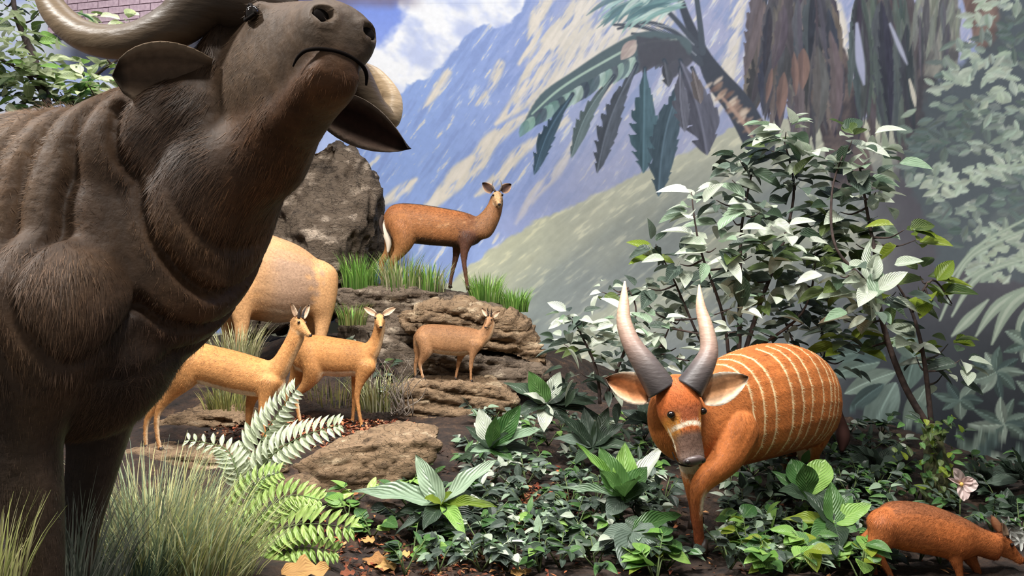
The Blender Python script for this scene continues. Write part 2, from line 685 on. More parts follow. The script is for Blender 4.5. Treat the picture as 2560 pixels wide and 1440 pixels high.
def jitc(c, a=12):
    k = rnd(-a, a)
    return (c[0] + k + rnd(-4, 4), c[1] + k + rnd(-4, 4), c[2] + k + rnd(-4, 4))


FULL = (slice(0, len(Z)), slice(0, len(S)))
# sky
k = smooth(-60, 420, Vv)
C[:] = np.array((126, 148, 220.)) * (1 - k)[..., None] + np.array((186, 200, 236.)) * k[..., None]
# left sky behind the tree: pale with cloud
cl = smooth(0.42, 0.62, noise2(U * 0.004, Vv * 0.006, 5, 3)) * smooth(900, 700, U)
blend(FULL, (236, 240, 244), cl * 0.9)
# big cloud
d = sdf_poly([(860, 330), (905, 200), (925, 125), (965, 95), (1005, 30), (1030, -90), (1420, -120), (1330, 20), (1190, 120), (1060, 230), (950, 320)], FULL)
d = d + (noise2(U * 0.02, Vv * 0.02, 4, 9) - 0.5) * 70
a = smooth(-14, 16, d)
cc = noise2(U * 0.011 + Vv * 0.004, Vv * 0.016 - U * 0.008, 4, 11)
cloudc = np.array((196, 204, 230.)) + (np.array((244, 243, 242.)) - np.array((196, 204, 230.))) * smooth(0.35, 0.62, cc)[..., None]
C[:] = C + (cloudc - C) * a[..., None]
# mauve shade at the very top over the sky
blend(FULL, (124, 112, 128), smooth(34, -6, Vv + (noise2(U * 0.02, Vv * 0.02, 3, 4) - .5) * 20) * smooth(1080, 990, U) * smooth(560, 700, U) * 0.9)
# far mountain
ridge = [(-3000, 470), (-600, 430), (200, 450), (820, 380), (905, 318), (960, 262), (1005, 225), (1060, 192), (1105, 165), (1140, 120), (1165, 92), (1190, 66), (1225, 58), (1262, 74), (1295, 30), (1345, -60), (1420, -160), (4000, -160), (4000, 2200), (-3000, 2200)]
d = sdf_poly(ridge, FULL) + (noise2(U * 0.03, Vv * 0.03, 4, 21) - 0.5) * 34
th = math.radians(-56)
al = U * math.cos(th) + Vv * math.sin(th)
ac = -U * math.sin(th) + Vv * math.cos(th)
n1 = noise2(al * 0.011, ac * 0.06, 4, 31)
n2 = noise2(al * 0.03, ac * 0.16, 3, 37)
n0 = noise2(U * 0.004, Vv * 0.004, 3, 41)
mt = np.array((150, 172, 220.)) * (1 - smooth(980, 1750, U))[..., None] + np.array((170, 174, 208.)) * smooth(980, 1750, U)[..., None]
mt = mt + (np.array((140, 158, 204.)) - mt) * (smooth(0.52, 0.36, n1) * 0.7)[..., None]
mt = mt + (np.array((208, 213, 224.)) - mt) * (smooth(0.56, 0.66, n1 * 0.6 + n2 * 0.4) * smooth(0.36, 0.6, n0) * 0.85)[..., None]
mt = mt + (np.array((224, 216, 200.)) - mt) * (smooth(0.62, 0.7, n2) * smooth(0.5, 0.62, n1) * 0.8)[..., None]
a = smooth(-3, 5, d)
C[:] = C + (mt - C) * a[..., None]
# sunlit warm ridges
WR = (222, 212, 194)
for i, (pts, ws, r) in enumerate([
    ([(1240, 310), (1310, 240), (1350, 160), (1400, 90), (1470, 0), (1500, -60)], [4, 26, 34, 36, 30, 30], 0.42),
    ([(1330, 270), (1420, 190), (1480, 110), (1560, 50), (1660, -40)], [8, 38, 48, 40, 30], 0.40),
    ([(1300, 160), (1330, 110), (1345, 40), (1390, -30)], [6, 16, 18, 14], 0.45),
    ([(1490, 260), (1540, 160), (1600, 100), (1660, 40)], [6, 30, 36, 30], 0.46),
    ([(1030, 560), (1110, 480), (1190, 410), (1230, 350), (1330, 280)], [6, 20, 24, 20, 6], 0.40),
    ([(1190, 490), (1250, 440), (1300, 380), (1420, 300)], [4, 16, 14, 6], 0.45),
    ([(940, 520), (1000, 480), (1040, 450)], [4, 16, 6], 0.40),
    ([(1110, 490), (1140, 440), (1180, 395)], [10, 22, 8], 0.42),
    ([(1290, 560), (1340, 480), (1400, 420), (1450, 320)], [4, 14, 12, 4], 0.45),
    ([(1750, 330), (1800, 240), (1830, 120), (1850, -20)], [8, 24, 18, 20], 0.45),
    ([(1250, 160), (1230, 210), (1190, 260)], [12, 12, 4], 0.45),
    ([(1120, 180), (1090, 230), (1050, 280)], [10, 10, 4], 0.45),
    ([(2060, -20), (2090, 60), (2120, 200)], [30, 26, 14], 0.35)]):
    stroke(pts, ws, WR, 0.95, 6, r, 50 + i, th)
    stroke(pts, [w * 0.6 for w in ws], (233, 222, 206), 0.8, 4, r + 0.08, 80 + i, th)
# lavender valley
poly([(1230, 560), (1500, 320), (1900, 260), (1900, 500), (1300, 700)], (168, 172, 206), 40, 0.5)

# near hill and its lower shoulder
def hill_tex(light, dark, v_off):
    def f(u, v, d):
        t2 = math.radians(-38)
        a2 = u * math.cos(t2) + v * math.sin(t2)
        c2 = -u * math.sin(t2) + v * math.cos(t2)
        n = noise2(a2 * 0.02, c2 * 0.10, 3, 61 + v_off)
        m = noise2(a2 * 0.006, c2 * 0.02, 3, 67 + v_off)
        k = smooth(0, 210, d + (m - 0.5) * 120)
        c = np.asarray(light, float) * (1 - k)[..., None] + np.asarray(dark, float) * k[..., None]
        c = c + (np.array((214, 210, 176.)) - c) * (smooth(0.58, 0.72, n) * (0.75 - 0.5 * k))[..., None]
        return c * (0.93 + 0.14 * n)[..., None]
    return f


poly([(-3000, 900), (200, 860), (900, 800), (1130, 700), (1230, 622), (1340, 552), (1440, 508), (1560, 452), (1680, 396), (1780, 352), (1860, 300), (5200, 250), (5200, 2500), (-3000, 2500)],
     None, 5, 1, 10, 0.04, hill_tex((192, 192, 166), (142, 150, 146), 0))
poly([(1150, 1100), (1360, 900), (1480, 790), (1600, 720), (1740, 600), (1850, 560), (5200, 520), (5200, 2500), (1150, 2500)],
     None, 6, 1, 12, 0.04, hill_tex((176, 180, 158), (126, 134, 134), 3))
# dark undergrowth low and to the right
k = smooth(900, 1120, Vv + (noise2(U * 0.012, Vv * 0.012, 3, 70) - 0.5) * 120)
blend(FULL, (70, 80, 78), k * 0.8)
k = smooth(2080, 2300, U + (noise2(U * 0.01, Vv * 0.01, 3, 71) - 0.5) * 130) * smooth(330, 470, Vv)
blend(FULL, (92, 90, 98), k)
k = smooth(1900, 2200, U) * smooth(640, 900, Vv)
blend(FULL, (66, 70, 76), k)
k = smooth(2000, 2300, U) * smooth(880, 1150, Vv)
blend(FULL, (48, 54, 60), k * 0.9)

# palm trunks with hanging dead leaves
TR = [((1905, -40), (2030, -40), (2120, 140), (2155, 290), (2190, 470), (2080, 480), (2050, 330), (1990, 150)),
      ((2130, -40), (2260, -40), (2340, 150), (2380, 420), (2250, 440), (2220, 240), (2160, 90)),
      ((2300, -40), (2395, -40), (2400, 110), (2390, 210), (2310, 190)),
      ((2395, -40), (2500, -40), (2520, 90), (2510, 140), (2440, 120))]


def bark_tex(c1, c2, seed):
    def f(u, v, d):
        n = noise2(u * 0.035 + v * 0.012, v * 0.012, 4, seed)
        m = noise2(u * 0.01, v * 0.05, 3, seed + 3)
        c = np.asarray(c1, float) + (np.asarray(c2, float) - np.asarray(c1, float)) * smooth(0.4, 0.68, n * 0.7 + m * 0.3)[..., None]
        return c
    return f


poly(TR[0], None, 3, 1, 6, 0.03, bark_tex((78, 74, 80), (122, 106, 102), 91))
poly(TR[1], None, 3, 1, 6, 0.03, bark_tex((80, 78, 84), (112, 102, 102), 93))
poly(TR[2], None, 3, 1, 6, 0.03, bark_tex((96, 96, 98), (150, 148, 136), 95))
poly(TR[3], None, 3, 1, 6, 0.03, bark_tex((112, 92, 88), (142, 116, 106), 97))
r_ = random.Random(5)
DG = [(92, 90, 98), (78, 76, 86), (104, 100, 104), (112, 104, 104), (122, 112, 108), (74, 80, 90)]
for q in range(120):
    x0 = r_.uniform(1890, 2075); y0 = r_.uniform(-60, 120)
    L = r_.uniform(140, 280)
    x1 = x0 - (1990 - x0) * 0.3 + r_.uniform(-24, 16)
    y1 = min(y0 + L, 410 - abs(x1 - 2010) * 0.35 + r_.uniform(-20, 10))
    c = r_.choice(DG)
    pleaf((x0, y0), (x1, y1), r_.uniform(22, 46), jitc(c, 10), jitc(c, 10), 0.5, r_.uniform(-.05, .05), 0.95, q)
for (b, t, w) in [((1960, 180), (1948, 300), 30), ((2008, 120), (2006, 225), 36), ((1985, 130), (1990, 240), 20), ((1930, 170), (1915, 260), 16)]:
    pleaf(b, t, w, (150, 116, 104), (128, 102, 96), 0.2, 0, 0.85, 3)
for q in range(60):
    x0 = r_.uniform(2135, 2275); y0 = r_.uniform(-60, 100)
    L = r_.uniform(160, 330)
    x1 = x0 + (x0 - 2190) * 0.15 + r_.uniform(-14, 34)
    c = r_.choice([(78, 84, 90), (88, 98, 98), (70, 72, 82), (104, 114, 106), (92, 84, 88)])
    pleaf((x0, y0), (x1, y0 + L), r_.uniform(22, 44), jitc(c, 8), jitc(c, 8), 0.4, r_.uniform(-.05, .05), 0.95, q + 200)
for q in range(40):
    x0 = r_.uniform(2290, 2400); y0 = r_.uniform(-60, 40)
    c = r_.choice([(118, 124, 116), (140, 144, 130), (92, 94, 100)])
    pleaf((x0, y0), (x0 + r_.uniform(-30, 24), y0 + r_.uniform(70, 170)), r_.uniform(10, 24), jitc(c, 10), jitc(c, 10), 0.3, 0, 0.9, q + 300)
# sky gaps between the trunks
stroke([(2142, 60), (2150, 150), (2160, 210)], [4, 11, 3], (168, 172, 202), 1, 3)
stroke([(2225, 60), (2250, 120), (2268, 160)], [3, 6, 2], (170, 174, 196), 1, 3)
stroke([(2274, 200), (2284, 240), (2288, 265)], [3, 6, 2], (206, 198, 178), 1, 2)
stroke([(2205, 330), (2215, 370), (2222, 480)], [2, 10, 16], (150, 164, 136), 1, 3)

# leaning banana palm
stroke([(1902, 370), (1850, 270), (1790, 195), (1755, 130), (1715, 40), (1690, -40)], [36, 34, 28, 16, 10, 8], (78, 84, 96), 1, 2)
for i in range(46):
    t = r_.random()
    x = 1776 + 112 * t + r_.uniform(-16, 12); y = 196 + 124 * t + r_.uniform(-8, 12)
    c_ = r_.choice([(206, 178, 150), (182, 148, 128), (128, 100, 92), (150, 122, 108), (222, 200, 176)])
    stroke([(x - 9, y + 7), (x, y), (x + 9, y - 7)], [2, r_.uniform(3, 6), 2], c_, 0.75, 4)
stroke([(1800, 238), (1850, 295), (1885, 350)], [3, 5, 3], (196, 158, 136), 0.8, 3)
stroke([(1756, 130), (1750, 60), (1738, -30)], [9, 7, 6], (86, 96, 108), 1, 2)
for pts in ([(1750, 150), (1690, 96), (1600, 66), (1535, 62)], [(1745, 130), (1680, 76), (1610, 56), (1545, 72)], [(1752, 160), (1700, 120), (1640, 92), (1580, 84)],
            [(1740, 110), (1690, 50), (1650, 10), (1600, -40)]):
    stroke(pts, [7, 6, 5, 3], (84, 92, 104), 1, 2)
for pts in ([(1740, 138), (1680, 90), (1600, 62)], [(1735, 112), (1685, 72), (1620, 60)]):
    stroke(pts, [1.5, 2, 1], (160, 168, 180), 0.8, 1.5)
for q in range(70):
    x0 = r_.uniform(1590, 1720); y0 = r_.uniform(-50, 20)
    c = r_.choice([(132, 172, 168), (168, 200, 190), (108, 148, 150), (190, 214, 200), (94, 128, 136)])
    pleaf((x0, y0), (x0 - r_.uniform(60, 130), y0 + r_.uniform(30, 70)), r_.uniform(8, 16), jitc(c, 8), jitc(c, 8), 0, 0.08, 0.85, q)
# big drooping blade
stroke([(1700, 120), (1620, 118), (1540, 150), (1450, 205), (1370, 255), (1312, 312)], [30, 40, 36, 32, 26, 5], (94, 112, 118), 1, 3)
for q in range(26):
    t = q / 25
    x = 1690 - 370 * t; y = 106 + 30 * t + 165 * t ** 1.4
    c = r_.choice([(120, 152, 146), (146, 178, 166), (90, 110, 118), (84, 96, 108), (170, 196, 180)]) if q > 5 else r_.choice([(104, 104, 110), (90, 92, 100)])
    pleaf((x, y), (x - 26 + r_.uniform(-6, 6), y + 62 - 20 * t), r_.uniform(22, 34), jitc(c, 8), jitc(c, 12), 0.15, 0, 0.85, q)
stroke([(1690, 100), (1600, 110), (1500, 160), (1400, 222), (1330, 285)], [3, 3, 3, 3, 2], (176, 204, 182), 0.9, 2)
pleaf((1590, 100), (1552, 150), 34, (198, 176, 164), (182, 158, 150), 0, 0, 0.9, 5)
poly([(1588, 90), (1700, 100), (1730, 150), (1700, 180), (1668, 215), (1655, 160), (1600, 170)], (88, 90, 100), 4, 0.95, 10)
BL = (82, 106, 118)
for i, (b, t, w, c, bd) in enumerate([((1432, 235), (1335, 438), 44, (76, 98, 114), 0.06), ((1535, 190), (1428, 396), 40, (104, 122, 124), 0.07), ((1592, 160), (1492, 434), 58, (92, 100, 112), 0.05),
                                  ((1612, 170), (1608, 434), 78, (82, 112, 124), 0.0), ((1712, 180), (1646, 492), 76, (84, 106, 120), 0.05), ((1700, 150), (1768, 388), 96, (104, 106, 122), -0.04),
                                  ((1660, 150), (1672, 218), 30, (92, 96, 106), 0), ((1700, 170), (1712, 330), 46, (110, 112, 126), 0.03), ((1730, 170), (1752, 260), 34, (120, 112, 112), 0)]):
    stroke([b, ((b[0] + t[0]) / 2, (b[1] + t[1]) / 2 - 20)], [5, 4], (74, 84, 98), 1, 2)
    pleaf(b, t, w, c, tuple(x * 0.86 for x in c), 0.55, bd, 1, 400 + i, tuple(min(255, x * 1.25) for x in c), 0.6)

# pale painted bush on the right
poly([(2250, 430), (2290, 330), (2330, 200), (2400, 150), (2480, 110), (2500, 20), (2560, -140), (3100, -460), (5200, -900), (5200, 760), (2480, 700), (2340, 660), (2320, 560)], (88, 98, 104), 10, 0.95, 22, 0.03)
poly([(2420, 600), (2560, 480), (3400, 460), (3400, 660)], (100, 110, 112), 12, 0.7, 20)
for q in range(2300):
    x = r_.uniform(2235, 3400); y = r_.uniform(-40 if x < 2640 else -500, 690)
    if x < 2300 + 190 * abs((y - 330) / 330) ** 1.3 - (40 if y > 330 else 0) - 30 and x < 2620:
        continue
    if x < 2640 and r_.random() < .08:
        continue
    clump = math.sin(x * 0.021 + 1.2 * math.sin(y * 0.017)) + math.sin(y * 0.028 + x * 0.006)
    lightness = smooth(-1.2, 1.4, np.array(clump + r_.uniform(-.8, .8)))
    c = np.array((104, 120, 116)) * (1 - lightness) + np.array((184, 200, 176)) * lightness
    if y > 560:
        c = c * 0.92
    ang = math.radians(r_.choice([160, 185, 205, 140, 30, -10, 95]) + r_.uniform(-24, 24))
    L = r_.uniform(28, 52)
    pleaf((x, y), (x + L * math.cos(ang), y + L * math.sin(ang) * 0.9), r_.uniform(13, 22), jitc(c, 8), jitc(c * 0.92, 8), 0, 0, 0.95, q)
# strap leaves
for q, (b, m_, t, w) in enumerate([((2380, 790), (2450, 690), (2590, 640), 9), ((2370, 750), (2430, 640), (2600, 560), 7), ((2360, 720), (2440, 620), (2570, 545), 5), ((2440, 840), (2500, 760), (2620, 700), 14),
                                   ((2480, 860), (2530, 760), (2640, 690), 16), ((2380, 840), (2420, 800), (2470, 750), 14), ((2540, 880), (2560, 800), (2600, 740), 16), ((2350, 800), (2390, 720), (2460, 670), 5)] + [((2700 + 130 * i_, 860 - 20 * (i_ % 2)), (2760 + 130 * i_, 740), (2880 + 130 * i_, 660), 13) for i_ in range(5)]):
    stroke([b, m_, t], [3, w, 3], (146, 164, 142), 0.95, 2)
    stroke([b, m_, t], [1, w * 0.3, 1], (178, 190, 168), 0.8, 2)
# big painted leaves low right
CG = [(92, 114, 106), (108, 130, 118), (76, 96, 94), (124, 144, 130)]
for i, (b, t, w) in enumerate([((2240, 955), (2168, 1115), 82), ((2200, 905), (2075, 940), 50), ((2215, 890), (2100, 870), 60), ((2240, 930), (2110, 985), 52), ((2300, 860), (2265, 980), 70), ((2250, 820), (2290, 900), 60),
                                ((2210, 960), (2120, 1030), 40), ((2320, 960), (2260, 1080), 50), ((2150, 880), (2070, 900), 40), ((2290, 1000), (2330, 1100), 46)]):
    c = CG[i % 4] if i else (116, 138, 128)
    pleaf(b, t, w, c, tuple(x * 0.85 for x in c), 0, 0.03, 1, 700 + i, tuple(min(255, x * 1.3) for x in c))
for (cx, cy, R, n, sq) in [(2490, 930, 82, 9, .8), (2510, 1060, 92, 9, .7), (2225, 1165, 66, 7, .7), (2440, 1130, 80, 8, .7), (2550, 1180, 86, 8, .9), (2400, 1000, 66, 7, .7), (2570, 860, 70, 7, .8), (2380, 1230, 60, 7, .8), (2130, 1190, 60, 6, .7),
                           (2620, 1000, 90, 9, .8), (2700, 1150, 100, 9, .8), (2700, 900, 100, 9, .8), (2480, 1290, 80, 8, .8), (2330, 1150, 70, 7, .8)] + [(2820 + 150 * (i_ % 4), 880 + 170 * (i_ // 4) + 40 * (i_ % 2), 105, 9, .85) for i_ in range(12)]:
    a0 = r_.uniform(0, 6)
    for i in range(n):
        a = a0 + i * 6.283 / n + r_.uniform(-.2, .2)
        c = r_.choice(CG + [(146, 164, 148)])
        L = R * r_.uniform(.75, 1.15)
        pleaf((cx, cy), (cx + L * math.cos(a), cy + L * sq * math.sin(a)), r_.uniform(22, 36), c, tuple(x * 0.8 for x in c), 0, r_.uniform(-.06, .06), 0.95, 800 + i, tuple(min(255, x * 1.28) for x in c))

lum = C @ np.array((.3, .59, .11))
C[:] = C + (lum[..., None] - C) * (0.24 * smooth(1260, 1500, U))[..., None]
NS, NZ = len(S), len(Z)
wv = np.stack([np.repeat(wx[None], NZ, 0), np.repeat(wy[None], NZ, 0), np.repeat(Z[:, None], NS, 1)], -1).reshape(-1, 3)
idx = np.arange(NS * NZ).reshape(NZ, NS)
wf = np.stack([idx[:-1, :-1], idx[:-1, 1:], idx[1:, 1:], idx[1:, :-1]], -1).reshape(-1, 4)


def fast_mesh(name, V, Q):
    m = bpy.data.meshes.new(name)
    V = np.asarray(V, np.float32)
    Q = np.asarray(Q, np.int32)
    m.vertices.add(len(V)); m.vertices.foreach_set('co', V.ravel())
    k = Q.shape[1]
    m.loops.add(len(Q) * k); m.loops.foreach_set('vertex_index', Q.ravel())
    m.polygons.add(len(Q))
    m.polygons.foreach_set('loop_start', np.arange(0, len(Q) * k, k, dtype=np.int32))
    m.polygons.foreach_set('loop_total', np.full(len(Q), k, np.int32))
    m.update(calc_edges=True)
    m.polygons.foreach_set('use_smooth', np.ones(len(Q), bool))
    return m


M_MURAL = mat_attr('mural_paint', 1.0, 0.02, 14, 0.05, 0.06)
wm = fast_mesh('mural_wall', wv, wf)
set_col(wm, lin(np.clip(C, 0, 255)).reshape(-1, 3))
tag(link('wall_back', wm, M_MURAL), 'curved gallery wall painted with mountains, palms and jungle leaves', None, None, 'structure')

# brick bulkhead above the painted sky on the left
M_BRICK = mat_bark('brick_mauve', (178, 152, 162), (206, 180, 188))
M_MORTAR = mat_simple('mortar_dark', (112, 96, 106), 0.9)
b0 = P(120, 62, 9.9); b1 = P(640, 62, 9.2)
bx_dir = Vector((b1.x - b0.x, b1.y - b0.y, 0)); bl = bx_dir.length; bx_dir.normalize()
bn = Vector((bx_dir.y, -bx_dir.x, 0))
Vb, Fb = [], []
for zz in (0, 1.4):
    for (a, dpt) in ((0, 0), (bl, 0), (bl, -0.2), (0, -0.2)):
        q = Vector((b0.x, b0.y, 0)) + bx_dir * a + bn * dpt
        Vb.append((q.x, q.y, 4.55 + zz))
Fb = [(0, 1, 5, 4), (1, 2, 6, 5), (2, 3, 7, 6), (3, 0, 4, 7), (0, 3, 2, 1), (4, 5, 6, 7)]
bw = link('wall_left', make_mesh('bulkhead', Vb, Fb, False), M_MORTAR)
tag(bw, 'mauve brick bulkhead high behind the leafy tree', None, None, 'structure')
BLn, BHt = 0.29, 0.085
bmv, bmf = [], []
for sx, sy, sz in [(x, y, z) for z in (0, 1) for x, y in ((0, 0), (1, 0), (1, 1), (0, 1))]:
    bmv.append((0.006 + sx * (BLn - 0.012), -0.012 + sy * 0.012 - 0.0, 0.005 + sz * (BHt - 0.01)))
brick_mesh = make_mesh('brick', bmv, [(0, 1, 5, 4), (1, 2, 6, 5), (2, 3, 7, 6), (3, 0, 4, 7), (0, 3, 2, 1), (4, 5, 6, 7)], False)
brick_mesh.materials.append(M_BRICK)
rotb = math.atan2(bx_dir.y, bx_dir.x)
for r in range(9):
    off = (r % 2) * BLn / 2
    for c_ in range(int((bl - off) / BLn)):
        o = bpy.data.objects.new('brick', brick_mesh)
        COL.objects.link(o)
        o.parent = bw
        q = Vector((b0.x, b0.y, 0)) + bx_dir * (off + c_ * BLn)
        o.location = (q.x, q.y, 4.56 + r * BHt)
        o.rotation_euler = (0, 0, rotb)

# ------------------------------------------------------------------ ground
G_PTS = []
for (px, py, Y) in [(1750, 1392, 4.65), (2220, 1440, 4.35), (2440, 1440, 4.3), (700, 1440, 4.4), (1000, 1440, 4.3), (1300, 1440, 4.25), (1600, 1440, 4.25), (1900, 1440, 4.25),
                    (380, 1132, 5.74), (660, 1138, 5.74), (620, 1075, 6.2), (900, 1070, 6.8), (750, 1062, 6.8), (440, 1060, 6.4), (1000, 1062, 6.7),
                    (560, 960, 7.4), (700, 930, 7.8), (860, 880, 8.0), (1040, 1075, 7.0), (1130, 985, 7.9), (860, 1250, 5.15), (700, 1250, 4.9), (560, 1180, 5.4), (300, 1150, 5.3),
                    (1960, 1180, 5.9), (1500, 1240, 5.6), (1300, 1230, 5.6), (1150, 1200, 5.6), (2200, 1200, 6.3), (2400, 1300, 5.2), (1400, 1080, 7.3), (1700, 1080, 7.2), (2560, 1330, 5.2)]:
    G_PTS.append(tuple(P(px, py, Y)))
G_PTS += [(-1.3, 2.4, 0.47), (-0.8, 3.0, 0.32), (-1.6, 3.4, 0.42), (-2.6, 2.6, 0.47), (-2.6, 4.2, 0.42), (-1.2, 4.0, 0.28), (-3.5, 6.5, 0.45), (-3.4, 8.0, 0.7), (0.2, 9.6, 0.75), (-1.5, 9.7, 1.0), (-3.5, 9.8, 0.9), (1.6, 9.2, 0.3), (3.0, 7.6, 0.2),
          (0.5, 3.0, 0.0), (2.0, 3.0, 0.0), (3.6, 4.0, 0.0), (3.8, 6.0, 0.1), (0, 1.5, 0.05), (-5, 5, 0.5), (-6, 9, 0.8), (-2.0, 8.8, 1.0)]
_g = np.array(G_PTS)


def ground_z(x, y):
    x = np.asarray(x, float); y = np.asarray(y, float)
    num = 0; den = 0
    for gx, gy, gz in _g:
        w = 1.0 / (((x - gx) ** 2 + (y - gy) ** 2) + 0.02) ** 1.8
        num = num + w * gz; den = den + w
    z = num / den
    return z + (noise2(x * 2.2, y * 2.2, 3, 131) - 0.5) * 0.09


gx = np.linspace(-7.5, 4.6, 300)
gy = np.linspace(0.9, 10.6, 240)
GX, GY = np.meshgrid(gx, gy)
wallx_at = np.interp(GY, _wp[::-1, 1][:-120], _wp[::-1, 0][:-120])
GZ = ground_z(GX, GY) + (noise2(GX * 12, GY * 12, 3, 137) - 0.5) * 0.05
gidx = np.arange(GX.size).reshape(GX.shape)
gq = np.stack([gidx[:-1, :-1], gidx[:-1, 1:], gidx[1:, 1:], gidx[1:, :-1]], -1).reshape(-1, 4)
gm = fast_mesh('floor', np.stack([GX, GY, GZ], -1).reshape(-1, 3), gq)
tag(link('floor', gm, M_SOIL), 'dark uneven soil of the habitat ground', None, None, 'structure')


def gz(x, y):
    return float(ground_z(np.array([x]), np.array([y]))[0])


# ------------------------------------------------------------------ rocks
def remeshed(V, Fc, voxel, smooth_iter=0):
    m = make_mesh('tmp', V, Fc)
    o = bpy.data.objects.new('tmp', m)
    COL.objects.link(o)
    md = o.modifiers.new('r', 'REMESH')
    md.mode = 'VOXEL'
    md.voxel_size = voxel
    dg = bpy.context.evaluated_depsgraph_get()
    dg.update()
    ev = o.evaluated_get(dg)
    em = ev.to_mesh()
    n = len(em.vertices)
    co = np.empty(n * 3, np.float32); em.vertices.foreach_get('co', co)
    co = co.reshape(-1, 3).astype(float)
    q = np.empty(len(em.loops), np.int32); em.loops.foreach_get('vertex_index', q)
    lt = np.empty(len(em.polygons), np.int32); em.polygons.foreach_get('loop_total', lt)
    e = np.empty(len(em.edges) * 2, np.int32); em.edges.foreach_get('vertices', e)
    e = e.reshape(-1, 2)
    ev.to_mesh_clear()
    bpy.data.objects.remove(o)
    bpy.data.meshes.remove(m)
    if (lt == 4).all():
        q = q.reshape(-1, 4)
    else:
        q = q.reshape(-1, int(lt[0]))
    if smooth_iter:
        co = lap(co, e, smooth_iter)
    return co, q, e


def lap(co, e, it, lam=0.5):
    n = len(co)
    deg = np.bincount(e.ravel(), minlength=n).astype(float)[:, None]
    for _ in range(it):
        s = np.zeros_like(co)
        for k in range(3):
            s[:, k] = np.bincount(e[:, 0], co[e[:, 1], k], n) + np.bincount(e[:, 1], co[e[:, 0], k], n)
        co = co + lam * (s / np.maximum(deg, 1) - co)
    return co


def vnormals(co, q):
    fn = np.cross(co[q[:, 2]] - co[q[:, 0]], co[q[:, 3 % q.shape[1]]] - co[q[:, 1]])
    n = np.zeros_like(co)
    for k in range(q.shape[1]):
        for a in range(3):
            n[:, a] += np.bincount(q[:, k], fn[:, a], len(co))
    return n / np.maximum(np.linalg.norm(n, axis=1, keepdims=True), 1e-9)


def rock(name, label, pts, mat, voxel=0.03, amp=0.06, seed=0, strata=0.0, group=None, freq=2.2, th=None, crag=0.0, az=1.0):
    bm = bmesh.new()
    for p in pts:
        bm.verts.new(p)
    bmesh.ops.convex_hull(bm, input=bm.verts)
    bmesh.ops.delete(bm, geom=[v for v in bm.verts if not v.link_faces], context='VERTS')
    bm.verts.ensure_lookup_table(); bm.verts.index_update()
    V = [v.co.copy() for v in bm.verts]
    Fc = [tuple(v.index for v in f.verts) for f in bm.faces]
    bm.free()
    co, q, e = remeshed(V, Fc, voxel, 2)
    n = vnormals(co, q)
    ca = np.array([1, 1, az])
    big = fbm(co * freq * ca, 4, seed) - 0.5
    rid = np.abs(fbm(co * freq * 1.7 * ca + 9, 3, seed + 7) - 0.5)
    dsp = big * 2.2 * amp - smooth(0.05, 0.0, rid) * amp * 0.8 + (fbm(co * freq * 6, 3, seed + 3) - 0.5) * amp * 0.8
    if crag:
        tn_ = fbm(co * freq * 1.1 * np.array([1, 1, az]) + 31, 4, seed + 11) * 7
        dsp = dsp + (np.floor(tn_) + smooth(.0, .25, tn_ - np.floor(tn_)) - 3.5) * crag
    if strata:
        tilt = co[:, 2] + 0.12 * co[:, 0] + 0.25 * (fbm(co * 1.3, 2, seed + 5) - 0.5)
        ph = tilt * 8.0
        st = np.abs((ph - np.floor(ph)) - 0.5) * 2
        dsp = dsp - smooth(0.72, 0.98, st) * strata * np.clip(1 - np.abs(n[:, 2]), 0, 1)
    co = co + n * dsp[:, None]
    if th is not None:
        return link(name, fast_mesh(name, co - np.array(th.loc), q), mat, th)
    base = np.array([co[:, 0].mean(), co[:, 1].mean(), co[:, 2].min()])
    m = fast_mesh(name, co - base, q)
    o = link(name, m, mat, None, tuple(base))
    tag(o, label, 'rock', group)
    return o


def slab_pts(outline, y_front, y_back, dz_back=0.0, squeeze=0.85):
    """hull points: a traced front outline at its own distance and a back copy of the same real size"""
    out = []
    cx = sum(p[0] for p in outline) / len(outline)
    for (px, py) in outline:
        a = P(px, py, y_front)
        out.append(a)
        c = P(cx, py, y_front)
        out.append(Vector((c.x + (a.x - c.x) * squeeze, y_back, a.z + dz_back)))
    return out


rock('boulder', 'tall dark craggy boulder behind the antelope with the black spine stripe',
     slab_pts([(700, 420), (770, 375), (830, 352), (880, 380), (925, 432), (950, 480), (950, 600), (925, 680), (880, 790), (600, 830), (590, 560)], 9.05, 9.9, 0.0, 0.8)
     + [P(780, 520, 8.75), P(880, 560, 8.8), P(800, 660, 8.75)], M_ROCKD, 0.028, 0.08, 3, 0.0, None, 1.8, None, .07, .55)
outcrop = Thing('rock_outcrop', 'layered grey-brown rock outcrop with grass on top, carrying the dark-legged antelope', 'rock', P(1100, 980, 8.3))
rock('rock_layer', '', slab_pts([(830, 728), (900, 722), (1000, 722), (1120, 732), (1220, 752), (1300, 784), (1310, 850), (1150, 880), (950, 870), (840, 830)], 8.2, 9.4, 0.02), M_ROCK, 0.025, 0.045, 11, 0.05, th=outcrop, crag=.022, az=3.2)
rock('rock_layer', '', slab_pts([(985, 790), (1080, 762), (1200, 768), (1300, 802), (1345, 850), (1365, 895), (1340, 905), (1200, 880), (1040, 850)], 7.95, 9.0, 0.05), M_ROCKW, 0.02, 0.05, 23, 0.06, th=outcrop, crag=.034, az=3.4)
rock('rock_layer', '', slab_pts([(1040, 870), (1180, 890), (1300, 905), (1375, 915), (1370, 945), (1290, 965), (1140, 985), (1030, 990)], 7.9, 8.9, 0.0), M_ROCK, 0.022, 0.045, 31, 0.06, th=outcrop, crag=.022, az=3.2)
rock('rock_layer', '', slab_pts([(840, 810), (960, 830), (1060, 880), (1060, 980), (950, 1010), (840, 960)], 8.05, 8.9, 0.0), M_ROCKD, 0.03, 0.06, 37, 0.04, th=outcrop)
